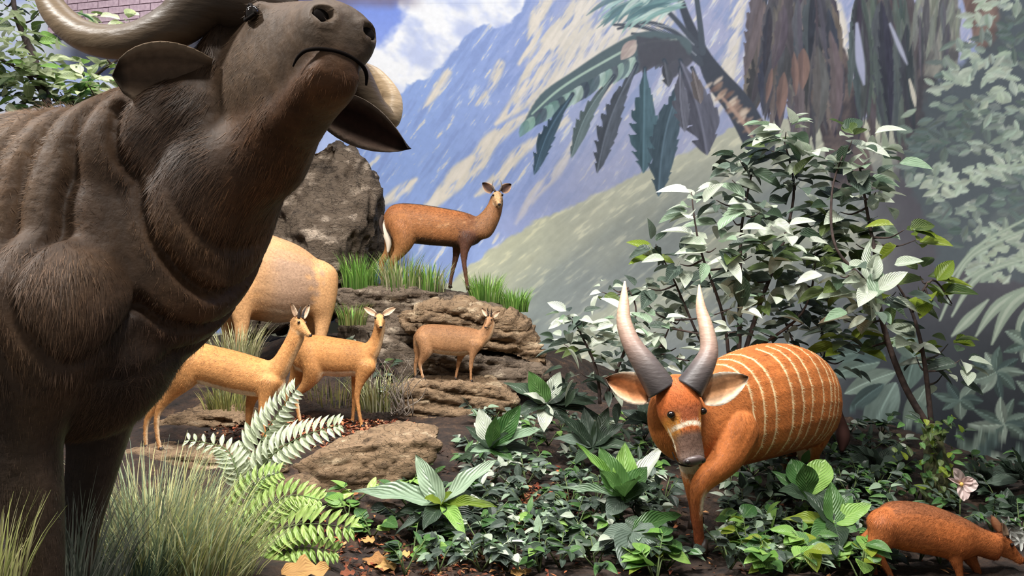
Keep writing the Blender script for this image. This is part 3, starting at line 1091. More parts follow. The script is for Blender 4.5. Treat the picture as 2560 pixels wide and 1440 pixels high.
rock('rock', 'flat-topped rock the smallest antelope stands on',
     slab_pts([(955, 1000), (985, 972), (1060, 960), (1160, 957), (1240, 968), (1292, 1002), (1275, 1035), (1190, 1068), (1080, 1066), (985, 1040)], 7.35, 8.0, 0.0), M_ROCKW, 0.018, 0.03, 41, 0.04, None, 3.0, None, .024, 2.6)
rock('rock_slab', 'sunlit overhanging slab with flat pale top at the feet of the second fawn antelope',
     slab_pts([(730, 1165), (800, 1130), (880, 1112), (980, 1104), (1070, 1100), (1102, 1112), (1086, 1150), (1020, 1190), (970, 1225), (915, 1250), (850, 1248), (780, 1220)], 5.25, 5.95, 0.0), M_ROCKW, 0.017, 0.022, 53, 0.0, None, 3.0, None, .02, 1.8)
rock('rock', 'small brown boulder among the ferns in front of the overhanging slab',
     slab_pts([(668, 1250), (690, 1215), (740, 1205), (782, 1235), (778, 1275), (730, 1300), (680, 1295)], 4.9, 5.2), M_ROCKW, 0.018, 0.02, 61)
rock('rock', 'shaded stone tucked under the right end of the overhanging slab',
     slab_pts([(930, 1190), (980, 1165), (1030, 1170), (1045, 1215), (1000, 1240), (940, 1235)], 5.4, 5.8), M_ROCKD, 0.018, 0.02, 67)
rock('rock_slab', 'low layered brown rock step under the nearest fawn antelope',
     slab_pts([(230, 1165), (300, 1146), (420, 1140), (560, 1142), (700, 1150), (720, 1172), (600, 1200), (400, 1205), (250, 1200)], 5.45, 6.3, 0.0), M_ROCKW, 0.02, 0.02, 71, 0.05, None, 3.0, None, .012, 2.6)
rock('rock_slab', 'brown slab behind the hind hooves of the nearest fawn antelope',
     slab_pts([(330, 1075), (420, 1042), (560, 1035), (620, 1060), (560, 1085), (400, 1095)], 6.3, 6.9), M_ROCKW, 0.02, 0.025, 73, 0.05, None, 3.0, None, .016, 2.6)
rock('rock', 'grey stone at the lower right corner under the red antelope\'s muzzle',
     slab_pts([(2500, 1440), (2530, 1422), (2570, 1415), (2640, 1425), (2640, 1490), (2510, 1490)], 4.55, 4.9), M_ROCKD, 0.018, 0.02, 79)

# ------------------------------------------------------------------ animals
class Body:
    def __init__(s):
        s.V, s.F = [], []
        s.sp, s.stag, s.st, s.ss, s.sl, s.tan = [], [], [], [], [], []

    def loft(s, sts, tg, n=22, sub=5, ex=2.2):
        """sts: (centre, up, side, w, hu, hd) in the direction the hair lies"""
        A = [list(c) + list(u) + list(d) + [w, hu, hd] for c, u, d, w, hu, hd in sts]
        A, ts = catmull(A, sub)
        o = len(s.V)
        m = len(A)
        for i, a in enumerate(A):
            c = a[:3]; u = a[3:6] / np.linalg.norm(a[3:6]); d = a[6:9] / np.linalg.norm(a[6:9])
            w, hu, hd = np.maximum(a[9:12], 0.002)
            tn = A[min(i + 1, m - 1)][:3] - A[max(i - 1, 0)][:3]
            tn = tn / max(np.linalg.norm(tn), 1e-9)
            for k in range(n):
                an = 2 * math.pi * k / n
                cs, sn = math.cos(an), math.sin(an)
                x = math.copysign(abs(cs) ** (2 / ex), cs) * w
                y = math.copysign(abs(sn) ** (2 / ex), sn) * (hu if sn > 0 else hd)
                p = c + d * x + u * y
                s.V.append(p); s.sp.append(p); s.stag.append(tg); s.st.append(ts[i]); s.ss.append(sn); s.sl.append(cs); s.tan.append(tn)
        for i in range(m - 1):
            for k in range(n):
                s.F.append((o + i * n + k, o + i * n + (k + 1) % n, o + (i + 1) * n + (k + 1) % n, o + (i + 1) * n + k))
        s.F.append(tuple(o + k for k in range(n - 1, -1, -1)))
        s.F.append(tuple(o + (m - 1) * n + k for k in range(n)))

    def limb(s, pts, radii, tg, flat=1.0, side=None, n=14, sub=5):
        sts = []
        pts = [Vector(p) for p in pts]
        t0 = (pts[1] - pts[0]).normalized()
        r0 = radii[0]
        pts = [pts[0] - t0 * r0 * .85, pts[0] - t0 * r0 * .55] + pts
        radii = [r0 * .25, r0 * .72] + list(radii)
        for i, p in enumerate(pts):
            t = (pts[min(i + 1, len(pts) - 1)] - pts[max(i - 1, 0)]).normalized()
            sd = Vector(side if side is not None else (0, 1, 0))
            sd = (sd - t * sd.dot(t)).normalized()
            u = t.cross(sd).normalized()
            r = radii[i]
            sts.append((p, u, sd, r * flat, r, r))
        s.loft(sts, tg, n, sub, 2.0)

    def blob(s, c, r, tg, tn=(0, 0, -1)):
        v, f = ellipsoid(c, *r)
        o = len(s.V)
        s.V.extend(v); s.F.extend([tuple(i + o for i in q) for q in f])
        for p in v:
            s.sp.append(p); s.stag.append(tg); s.st.append(0.5); s.ss.append(0); s.sl.append(0); s.tan.append(np.array(tn))

    def build(s, voxel, it=6):
        co, q, e = remeshed(s.V, s.F, voxel, it)
        kd = KDTree(len(s.sp))
        for i, p in enumerate(s.sp):
            kd.insert(Vector(p), i)
        kd.balance()
        near = np.array([kd.find(Vector(c))[1] for c in co])
        s.co, s.q, s.e = co, q, e
        s.n = vnormals(co, q)
        s.vt = np.array(s.stag)[near]; s.vu = np.array(s.st)[near]; s.vs = np.array(s.ss)[near]; s.vl = np.array(s.sl)[near]
        tn = np.array([np.asarray(t, float) for t in s.tan])[near]
        s.flow = lap(tn, e, 12)
        return s


def fur(th, body, B, colr, count, length, width, lift=0.22, droop=0.35, seed=1, mask=None, jitter=0.25, var=(0.55, 1.4)):
    r = np.random.default_rng(seed)
    q = B.q
    tri = np.concatenate([q[:, [0, 1, 2]], q[:, [0, 2, 3]]]) if q.shape[1] == 4 else q
    a, b, c = B.co[tri[:, 0]], B.co[tri[:, 1]], B.co[tri[:, 2]]
    ar = np.linalg.norm(np.cross(b - a, c - a), axis=1)
    if mask is not None:
        ar = ar * mask[tri[:, 0]]
    pick = r.choice(len(tri), count, p=ar / ar.sum())
    w = r.dirichlet((1, 1, 1), count)
    p = a[pick] * w[:, :1] + b[pick] * w[:, 1:2] + c[pick] * w[:, 2:]
    vi = tri[pick, 0]
    n = B.n[vi]
    d = B.flow[vi] + np.array([0, 0, -droop]) + r.normal(0, jitter, (count, 3))
    d = d - n * (d * n).sum(1, keepdims=True)
    d /= np.maximum(np.linalg.norm(d, axis=1, keepdims=True), 1e-6)
    sd = np.cross(n, d)
    L = length * r.uniform(0.5, 1.3, (count, 1))
    if mask is not None:
        L = L * np.clip(mask[vi], 0.3, 1)[:, None]
    wd = width * r.uniform(0.6, 1.3, (count, 1))
    p = p - n * 0.002
    t = p + d * L + n * L * lift * r.uniform(0.4, 1.6, (count, 1))
    V = np.stack([p - sd * wd / 2, p + sd * wd / 2, t], 1).reshape(-1, 3)
    m = fast_mesh('fur', V - np.array(th.loc), np.arange(count * 3).reshape(-1, 3))
    cc = colr[vi] * r.uniform(var[0], var[1], (count, 1))
    set_col(m, np.repeat(cc, 3, 0))
    o = link('fur', m, M_FUR, body)
    o['kind'] = 'stuff'
    return o


def body_obj(th, B, colr, mat):
    m = fast_mesh('body', B.co - np.array(th.loc), B.q)
    set_col(m, colr)
    return link('body', m, mat, th)


def mixc(c, new, a):
    return c + (np.asarray(new, float) - c) * np.asarray(a)[..., None]


def ear(th, base, tip, width, normal, cup, c_out, c_in, c_edge, rnd_=0.85,  name='ear', parent=None):
    """cupped ear: closed two-skin leaf form"""
    base = Vector(base); tip = Vector(tip)
    ax = (tip - base); L = ax.length; ax.normalize()
    n = Vector(normal); n = (n - ax * n.dot(ax)).normalized()
    sd = n.cross(ax)
    nu, nv = 12, 8
    V, Cc = [], []
    for layer in (0, 1):
        for i in range(nu + 1):
            t = i / nu
            prof = (math.sin(math.pi * min(1, (0.12 + 0.88 * t) ** rnd_)) ** (0.75 if rnd_ < 1 else .5) if t < 1 else 0.02) * width / 2
            prof = max(prof, 0.015 * width)
            for j in range(nv + 1):
                v = -1 + 2 * j / nv
                p = base + ax * (L * t) + sd * (prof * v) + n * (cup * width * (v * v) * (1 - 0.5 * t) - 0.05 * L * math.sin(t * 3.1))
                if layer == 1:
                    p = p - n * 0.06 * width * (1 - v * v * 0.6)
                V.append(p)
                if layer == 1:
                    c = np.array(c_out, float)
                else:
                    k = abs(v) ** 2.5
                    st = 0.5 + 0.5 * math.sin(v * 9)
                    c = np.array(c_in, float) * (1 - 0.25 * st) * (1 - k) + np.array(c_edge, float) * k
                if t > 0.86:
                    c = c * 0.6
                Cc.append(c)
    Fc = []
    W = nv + 1
    off = (nu + 1) * W
    for i in range(nu):
        for j in range(nv):
            a = i * W + j
            Fc.append((a, a + 1, a + W + 1, a + W))
            Fc.append((off + a, off + a + W, off + a + W + 1, off + a + 1))
    for i in range(nu):
        for j in (0, nv):
            a = i * W + j; b = a + W
            Fc.append((a, b, off + b, off + a) if j == 0 else (b, a, off + a, off + b))
    for j in range(nv):
        Fc.append((j + 1, j, off + j, off + j + 1))
        a = nu * W + j
        Fc.append((a, a + 1, off + a + 1, off + a))
    return part(th, name, V, Fc, M_HIDE, True, lin(np.array(Cc)), parent)


def horn(th, pts, radii, cols, rings=0, sub=8, n=14):
    A, ts = catmull([list(p) + [r] for p, r in zip(pts, radii)], sub)
    rr = A[:, 3].copy()
    if rings:
        rr *= 1 + 0.05 * np.sin(ts * rings * 6.283)
    V, Fc = tube([Vector(a[:3]) for a in A], list(np.maximum(rr, 0.001)), n)
    c = np.array([[np.interp(t, np.linspace(0, 1, len(cols)), [q[k] for q in cols]) for k in range(3)] for t in ts])
    return part(th, 'horn', V, Fc, M_HORN, True, lin(np.repeat(c, n, 0)))


def frame(origin, fwd, up):
    f = Vector(fwd).normalized()
    u = Vector(up); u = (u - f * u.dot(f)).normalized()
    l = u.cross(f)
    o = Vector(origin)
    return (lambda x, y, z: o + f * x + l * y + u * z), f, l, u


def head_loft(B, H, f, l, u, st, tg):
    """st: (x, z_top, z_bottom, half width) from muzzle to poll"""
    B.loft([(H(x, 0, (zt + zb) / 2), u, l, w, (zt - zb) / 2, (zt - zb) / 2) for x, zt, zb, w in st], tg, 20, 4, 2.3)


ANT = [(1.0, -.09, -.19, .045), (.96, -.04, -.23, .08), (.85, .0, -.26, .10), (.68, .06, -.28, .12), (.5, .13, -.33, .17), (.33, .2, -.37, .215), (.15, .21, -.36, .21), (.0, .14, -.30, .17), (-.1, .0, -.2, .1)]


def antelope_head(B, H, f, l, u, HL, tg=5):
    head_loft(B, H, f, l, u, [(x * HL, a * HL, b * HL, w * HL) for x, a, b, w in ANT], tg)


def antelope_face(th, H, f, l, u, HL, eye=.052):
    for s in (-1, 1):
        v, fc = ellipsoid(H(.37 * HL, s * .19 * HL, .09 * HL), eye * HL, eye * HL, eye * HL, None, 12, 8)
        part(th, 'eye', v, fc, M_EYE)
    M = Matrix((f, l, u)).transposed()
    v, fc = ellipsoid(H(.985 * HL, 0, -.11 * HL), .045 * HL, .072 * HL, .055 * HL, M, 12, 8)
    part(th, 'nose', v, fc, M_NOSE)


def hooves(th, feet, r, h, fwd):
    for p in feet:
        p = Vector(p); fw = Vector((fwd[0], fwd[1], 0)).normalized()
        sd = Vector((-fw.y, fw.x, 0))
        g = []
        for s in (-1, 1):
            c = p + sd * r * 0.5 * s
            g.append(tube([c + fw * r * 0.6, c + fw * r * 0.35 + Vector((0, 0, h * 0.6)), c + Vector((0, 0, h * 1.1))], [r * 0.62, r * 0.55, r * 0.45], 10))
        v, fc = merge(*g)
        part(th, 'hoof', v, fc, M_HOOF)


class Plane:
    """upright mid-plane of an animal: pixel -> point on it"""
    def __init__(s, px, Y, yaw):
        s.o = P(px, 720, Y)
        a = math.radians(yaw)
        s.f = Vector((math.cos(a), math.sin(a), 0))
        s.n = Vector((-math.sin(a), math.cos(a), 0))

    def __call__(s, px, py, off=0.0):
        d = P(px, py, 1.0) - Vector((0, 0, CAM_Z))
        cam0 = Vector((0, 0, CAM_Z))
        o = s.o + s.n * off
        t = (o - cam0).dot(s.n) / d.dot(s.n)
        return cam0 + d * t


def tb(A, top, bot, w, off=0):
    t, b = A(*top), A(*bot)
    c = (t + b) / 2
    h = (t - b).length / 2
    return (c, (t - b).normalized(), A.n, w, h, h)


def antelope(name, label, px0, Y, yaw, torso, neck, head, legs, HL, colf, furn, fur_len=0.014, face=True, group=None, voxel=0.011, ears=None, tail=None, horns=None, hoof_r=0.02, furw=0.0028, mat=None):
    A = Plane(px0, Y, yaw)
    B = Body()
    B.loft([tb(A, *t) for t in torso], 0)
    B.loft([tb(A, *t) for t in neck], 1)
    (hx, hy, hoff), fw, up = head
    H, f, l, u = frame(A(hx, hy, hoff), fw, up)
    antelope_head(B, H, f, l, u, HL)
    feet = []
    for (pts, rad, off, tg) in legs:
        if len(pts) == 6 and tg in (2, 3):
            tg += 5
        q = [A(x, y, off * (1 if i else 0.8)) for i, (x, y) in enumerate(pts)]
        B.limb(q, rad, tg, 0.8, A.n)
        feet.append(q[-1])
    B.build(voxel, 6)
    lo = min(p.z for p in feet)
    base = Vector((A.o.x, A.o.y, lo))
    th = Thing(name, label, 'antelope', base, group)
    cc_ = lap(colf(B, A), B.e, 2)
    colr = lin(np.clip(cc_, 0, 255))
    body = body_obj(th, B, colr, M_HIDE)
    fur(th, body, B, colr * 1.05, int(furn * 1.6), fur_len * 1.35, furw * 1.3, .16, seed=int(px0), var=(.45, 1.6), jitter=.35)
    if face:
        antelope_face(th, H, f, l, u, HL)
    for (b, t, w, nrm, ci, co_, ce) in (ears or []):
        ear(th, H(*[k * HL for k in b]), H(*[k * HL for k in t]), w * HL, f * nrm[0] + l * nrm[1] + u * nrm[2], 0.35, co_, ci, ce)
    for (pts, rad, cols, rings) in (horns or []):
        horn(th, [H(*[k * HL for k in p]) for p in pts], [r * HL for r in rad], cols, rings)
    hooves(th, feet, hoof_r, hoof_r * 1.6, f if abs(A.f.dot(f)) > 2 else A.f)
    return th, A, B, H, f, l, u


def zfrac(B):
    return B.vs


FAWN = (204, 146, 84)


def fawn_col(top, side, belly, leg_in=(226, 206, 176), face=(200, 150, 98)):
    def f(B, A):
        n = fbm(B.co * 7, 3, 5)
        c = np.repeat(np.array([side], float), len(B.co), 0)
        tor = (B.vt == 0)
        c = mixc(c, top, smooth(0.2, 0.75, B.vs) * tor)
        c = mixc(c, belly, smooth(-0.55, -0.72, B.vs) * tor)
        legs = np.isin(B.vt, (2, 3, 7, 8))
        inner = smooth(0.1, 0.6, (B.n @ np.array(A.n)) * np.where(B.vt == 3, -1, 1))
        c = mixc(c, np.array(side) * 0.97, legs * 0.6)
        c = mixc(c, leg_in, np.isin(B.vt, (7, 8)) * smooth(.35, .5, B.vu) * smooth(0.2, 0.8, B.n[:, 0]) * 0.9)
        c = mixc(c, face, (B.vt == 5) * 0.7)
        c = mixc(c, (236, 214, 182), (B.vt == 5) * smooth(-0.35, -0.75, B.vs) * 0.9)
        c = mixc(c, (236, 214, 182), (B.vt == 1) * smooth(-0.6, -0.9, B.vs) * 0.5)
        return c * (0.86 + 0.28 * n)[:, None]
    return f


E_IN, E_OUT, E_EDGE = (206, 170, 140), (150, 104, 66), (226, 200, 170)
EARS = [((.1, .17, .16), (-.12, .52, .62), .30, (.8, -.3, .2), E_IN, E_OUT, E_EDGE), ((.1, -.17, .16), (-.12, -.52, .62), .30, (.8, .3, .2), E_IN, E_OUT, E_EDGE)]
SPIKE = lambda L, b=.06: [([(.2, s * .09, .19), (.12, s * .12, .19 + L * .5), (.1, s * .14, .19 + L)], [b, b * .7, .008], [(52, 44, 42), (60, 52, 50), (90, 84, 80)], 4) for s in (-1, 1)]

# nearest fawn antelope
antelope('antelope', 'nearest fawn antelope with short dark horns and white belly, looking right', 590, 5.74, -6,
         [((708, 925), (712, 965), .03), ((690, 908), (700, 985), .09), ((650, 896), (660, 992), .125), ((590, 878), (600, 985), .14), ((530, 864), (535, 968), .14), ((490, 855), (485, 955), .13), ((460, 862), (455, 945), .11), ((438, 890), (438, 925), .05)],
         [((733, 800), (760, 838), .05), ((722, 830), (757, 855), .055), ((706, 862), (738, 895), .06), ((684, 895), (715, 942), .08), ((655, 905), (695, 965), .09)],
         ((737, 799, 0), (0.80, -0.45, -0.52), (0.35, -0.1, 0.9)),
         [([(670, 955), (660, 1000), (655, 1045), (660, 1080), (668, 1128)], [.085, .042, .026, .019, .018], -.08, 2),
          ([(650, 950), (628, 1000), (622, 1040), (618, 1075), (616, 1108)], [.08, .04, .026, .019, .018], .08, 3),
          ([(475, 900), (455, 945), (425, 985), (396, 1028), (392, 1075), (402, 1130)], [.13, .105, .055, .028, .02, .018], -.08, 2),
          ([(470, 905), (440, 950), (405, 1000), (372, 1040), (364, 1080), (366, 1124)], [.12, .095, .05, .028, .02, .018], .08, 3)],
         .185, fawn_col((186, 128, 72), (194, 138, 84), (238, 222, 196)), 22000, .016, ears=EARS, horns=SPIKE(.42), voxel=.01)

# second fawn antelope, head to the viewer
antelope('antelope', 'second fawn antelope behind the nearest one, slim neck raised and facing the viewer', 850, 6.8, -10,
         [((938, 880), (940, 915), .03), ((922, 862), (928, 930), .09), ((890, 852), (897, 938), .125), ((845, 845), (850, 942), .135), ((800, 838), (805, 938), .135), ((770, 838), (772, 935), .13), ((745, 852), (748, 925), .1), ((730, 880), (732, 905), .04)],
         [((938, 792), (962, 800), .05), ((936, 815), (962, 822), .05), ((926, 845), (956, 855), .055), ((908, 862), (945, 890), .075), ((880, 870), (925, 915), .09)],
         ((948, 792, 0), (0.22, -0.92, -0.32), (0.05, -0.3, 0.95)),
         [([(905, 910), (890, 950), (886, 985), (884, 1020), (880, 1062)], [.085, .042, .026, .019, .018], .07, 3),
          ([(915, 915), (900, 955), (893, 990), (897, 1025), (906, 1072)], [.085, .042, .026, .019, .018], -.07, 2),
          ([(775, 880), (785, 925), (768, 960), (742, 990), (745, 1025), (752, 1064)], [.12, .10, .055, .028, .02, .018], -.07, 2),
          ([(760, 880), (752, 925), (735, 955), (718, 985), (716, 1015), (720, 1055)], [.12, .095, .05, .028, .02, .018], .07, 3)],
         .185, fawn_col((172, 118, 66), (182, 128, 76), (236, 220, 194)), 18000, .016,
         ears=[((.1, .17, .14), (-.05, .75, .42), .28, (.9, -.2, .3), E_IN, E_OUT, E_EDGE), ((.1, -.17, .14), (-.05, -.70, .48), .28, (.9, .2, .3), E_IN, E_OUT, E_EDGE)], voxel=.01)

# smallest antelope on the flat rock
antelope('antelope', 'smallest grey-brown antelope standing on the flat-topped rock', 1130, 7.62, -8,
         [((1215, 835), (1217, 858), .03), ((1198, 825), (1203, 872), .07), ((1165, 817), (1168, 888), .10), ((1120, 812), (1120, 888), .11), ((1075, 810), (1075, 880), .11), ((1052, 816), (1053, 872), .09), ((1038, 832), (1040, 855), .04)],
         [((1214, 795), (1238, 806), .045), ((1208, 812), (1236, 824), .045), ((1196, 828), (1226, 848), .06), ((1170, 835), (1208, 868), .075)],
         ((1228, 792, 0), (-0.35, -0.75, -0.55), (0.0, -0.35, 0.9)),
         [([(1190, 860), (1182, 885), (1178, 908), (1177, 930), (1178, 957)], [.07, .036, .022, .016, .015], -.06, 2),
          ([(1165, 865), (1152, 890), (1146, 910), (1142, 930), (1138, 950)], [.065, .034, .022, .016, .015], .06, 3),
          ([(1062, 845), (1066, 875), (1058, 895), (1050, 912), (1054, 930), (1060, 952)], [.09, .07, .04, .022, .016, .015], -.06, 2),
          ([(1055, 845), (1050, 875), (1046, 892), (1040, 906), (1038, 925), (1040, 945)], [.085, .065, .038, .022, .016, .015], .06, 3)],
         .15, fawn_col((142, 100, 66), (154, 112, 76), (196, 170, 140), (190, 164, 136), (150, 112, 80)), 12000, .016,
         ears=[((.1, .17, .14), (-.1, .6, .5), .32, (.9, -.2, .3), E_IN, E_OUT, E_EDGE), ((.1, -.17, .14), (-.1, -.6, .5), .32, (.9, .2, .3), E_IN, E_OUT, E_EDGE)],
         horns=SPIKE(.55, .05), voxel=.009, hoof_r=.016)


# rufous antelope with dark legs on the ledge
def bush_col(B, A):
    n = fbm(B.co * 7, 3, 8)
    c = np.repeat(np.array([(148, 96, 56)], float), len(B.co), 0)
    tor = B.vt == 0
    c = mixc(c, (150, 92, 50), smooth(.3, .8, B.vs) * tor)
    c = mixc(c, (44, 34, 28), smooth(.93, .99, B.vs) * tor * smooth(.2, .35, B.vu))
    c = mixc(c, (62, 42, 32), smooth(-.45, -.85, B.vs) * tor)
    c = mixc(c, (70, 44, 34), smooth(.35, .1, B.vu) * tor * .7)
    front = (B.vt == 2)
    c = mixc(c, (74, 46, 34), front * smooth(.0, .3, B.vu) * .9)
    back = np.isin(B.vt, (4, 8))
    c = mixc(c, (150, 104, 62), back * smooth(.3, .6, B.vu))
    c = mixc(c, (196, 160, 118), (B.vt == 5) * .8)
    c = mixc(c, (228, 206, 176), (B.vt == 5) * smooth(-.2, -.7, B.vs))
    c = mixc(c, (132, 92, 60), (B.vt == 1) * .8)
    # pale flecks on the haunch
    fl = smooth(.80, .88, vnoise(B.co * 40, 3)) * .6 * tor * (np.abs(B.vs) < .75)
    c = mixc(c, (220, 184, 140), fl * .7)
    return c * (.86 + .28 * n)[:, None]


th, A, B, H, f, l, u = antelope('antelope', 'rufous antelope with dark legs and black spine stripe standing on the upper ledge', 1080, 8.5, -8,
         [((1205, 560), (1207, 590), .04), ((1192, 543), (1195, 608), .10), ((1160, 530), (1163, 618), .14), ((1110, 520), (1112, 616), .16), ((1060, 512), (1062, 612), .165), ((1010, 508), (1012, 606), .16), ((980, 514), (985, 600), .13), ((962, 535), (968, 575), .06)],
         [((1228, 488), (1258, 496), .055), ((1220, 510), (1256, 522), .06), ((1205, 530), (1246, 556), .08), ((1185, 545), (1225, 592), .10), ((1160, 550), (1195, 600), .11)],
         ((1242, 486, 0), (0.12, -0.9, -0.42), (0.0, -0.4, 0.9)),
         [([(1170, 590), (1162, 620), (1160, 650), (1164, 685), (1170, 724)], [.10, .055, .032, .024, .022], -.09, 2),
          ([(1150, 590), (1143, 620), (1138, 650), (1130, 685), (1124, 720)], [.10, .052, .032, .024, .022], .09, 2),
          ([(1005, 560), (1010, 600), (998, 632), (978, 660), (980, 690), (984, 722)], [.16, .12, .065, .036, .026, .024], -.09, 3),
          ([(990, 565), (985, 605), (972, 632), (955, 655), (955, 685), (958, 718)], [.15, .11, .06, .036, .026, .024], .09, 4)],
         .24, bush_col, 22000, .024,
         ears=[((.1, .19, .16), (-.05, .62, .42), .42, (.9, -.2, .2), (70, 48, 40), (130, 88, 58), (196, 160, 130)), ((.1, -.19, .16), (-.05, -.62, .52), .42, (.9, .2, .2), (70, 48, 40), (130, 88, 58), (196, 160, 130))],
         horns=[([(.2, s * .09, .2), (.1, s * .2, .42), (.0, s * .14, .66)], [.045, .03, .006], [(52, 46, 44), (96, 88, 80), (140, 130, 118)], 3) for s in (-1, 1)], voxel=.012, hoof_r=.024)
v, fc = stube([A(962, 540), A(958, 560), A(964, 580), A(972, 606), A(970, 632)], [.02, .035, .04, .035, .01], 10)
part(th, 'tail', v, fc, mat_simple('tail_white', (214, 200, 180), .9))
v, fc = stube([A(958, 538, -.03), A(952, 560, -.035), A(958, 585, -.04)], [.02, .022, .006], 8)
part(th, 'tail', v, fc, mat_simple('tail_dark', (58, 44, 36), .9))


# big pale tan eland seen from behind the buffalo, facing left
def eland_col(B, A):
    n = fbm(B.co * 5, 3, 12)
    c = np.repeat(np.array([(190, 146, 104)], float), len(B.co), 0)
    tor = B.vt == 0
    bar = tor * smooth(.30, .42, B.vu) * smooth(.80, .70, B.vu)
    c = mixc(c, (170, 138, 112), bar * smooth(.75, .3, B.vs))
    c = mixc(c, (206, 182, 156), bar * smooth(-.5, -.85, B.vs))
    c = mixc(c, (212, 160, 108), np.isin(B.vt, (2, 3, 7, 8)) * .8)
    return c * (.92 + .16 * n)[:, None]


antelope('eland', 'large pale tan eland with heavy rounded belly half hidden behind the buffalo', 700, 7.85, 28,
         [((540, 660), (550, 770), .10), ((575, 600), (580, 800), .26), ((630, 574), (625, 800), .34), ((690, 592), (690, 808), .40), ((740, 612), (740, 800), .38), ((780, 640), (778, 780), .32), ((803, 670), (800, 750), .2), ((812, 700), (810, 725), .08)],
         [((430, 560), (450, 640), .11), ((470, 575), (490, 690), .14), ((530, 590), (545, 750), .2), ((600, 610), (600, 780), .24)],
         ((420, 560, 0), (-0.85, -0.3, -0.45), (-0.2, 0, 0.95)),
         [([(600, 720), (602, 770), (604, 820), (602, 880), (600, 950)], [.19, .11, .07, .05, .05], -.22, 2),
          ([(575, 720), (575, 780), (572, 830), (572, 880), (572, 940)], [.18, .11, .07, .05, .05], .22, 3),
          ([(785, 700), (800, 760), (806, 800), (800, 850), (792, 900), (790, 950)], [.24, .16, .09, .06, .05, .05], -.2, 2),
          ([(770, 700), (770, 770), (775, 810), (765, 860), (760, 900), (758, 945)], [.24, .16, .09, .06, .05, .05], .2, 3)],
         .45, eland_col, 14000, .02, ears=EARS, horns=[([(.15, s * .1, .2), (-.2, s * .16, .5), (-.6, s * .2, .95)], [.07, .05, .008], [(70, 60, 54), (60, 52, 48), (50, 44, 42)], 8) for s in (-1, 1)], voxel=.02, hoof_r=.06)


# small red antelope at the lower right
def duiker_col(B, A):
    n = fbm(B.co * 9, 3, 14)
    c = np.repeat(np.array([(160, 92, 48)], float), len(B.co), 0)
    tor = B.vt == 0
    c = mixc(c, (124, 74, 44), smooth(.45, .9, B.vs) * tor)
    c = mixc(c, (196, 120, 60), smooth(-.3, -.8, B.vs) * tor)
    c = mixc(c, (120, 66, 36), (B.vt == 5) * smooth(.5, .9, B.vs) * .6)
    c = mixc(c, (196, 124, 70), (B.vt == 5) * smooth(-.2, -.7, B.vs))
    return c * (.82 + .36 * n)[:, None]


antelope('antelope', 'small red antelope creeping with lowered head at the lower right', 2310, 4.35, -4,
         [((2452, 1318), (2452, 1372), .04), ((2425, 1302), (2428, 1388), .08), ((2385, 1284), (2390, 1398), .105), ((2330, 1264), (2335, 1388), .115), ((2275, 1254), (2280, 1378), .115), ((2230, 1256), (2232, 1368), .11), ((2203, 1272), (2205, 1350), .085), ((2186, 1300), (2188, 1328), .035)],
         [((2502, 1338), (2488, 1402), .055), ((2470, 1326), (2464, 1396), .064), ((2435, 1312), (2440, 1388), .075), ((2400, 1300), (2405, 1385), .09)],
         ((2488, 1342, 0), (0.80, -0.12, -0.58), (0.5, -0.1, 0.8)),
         [([(2395, 1360), (2388, 1395), (2396, 1420), (2402, 1450), (2406, 1478)], [.07, .04, .025, .018, .017], -.05, 2),
          ([(2410, 1360), (2425, 1395), (2440, 1420), (2452, 1448), (2462, 1472)], [.065, .038, .024, .018, .017], .05, 3),
          ([(2215, 1310), (2205, 1350), (2190, 1375), (2202, 1400), (2222, 1430), (2236, 1468)], [.10, .075, .045, .026, .019, .017], -.05, 2),
          ([(2210, 1315), (2190, 1345), (2165, 1352), (2178, 1385), (2186, 1425), (2192, 1462)], [.09, .065, .036, .022, .018, .017], .05, 3)],
         .19, duiker_col, 26000, .016, ears=[((.1, .17, .16), (-.28, .36, .42), .26, (.6, .5, .2), E_IN, (110, 70, 44), E_EDGE), ((.1, -.17, .16), (-.28, -.36, .42), .26, (.6, -.5, .2), E_IN, (110, 70, 44), E_EDGE)],
         horns=SPIKE(.25, .05), voxel=.008, hoof_r=.018, furw=.002)


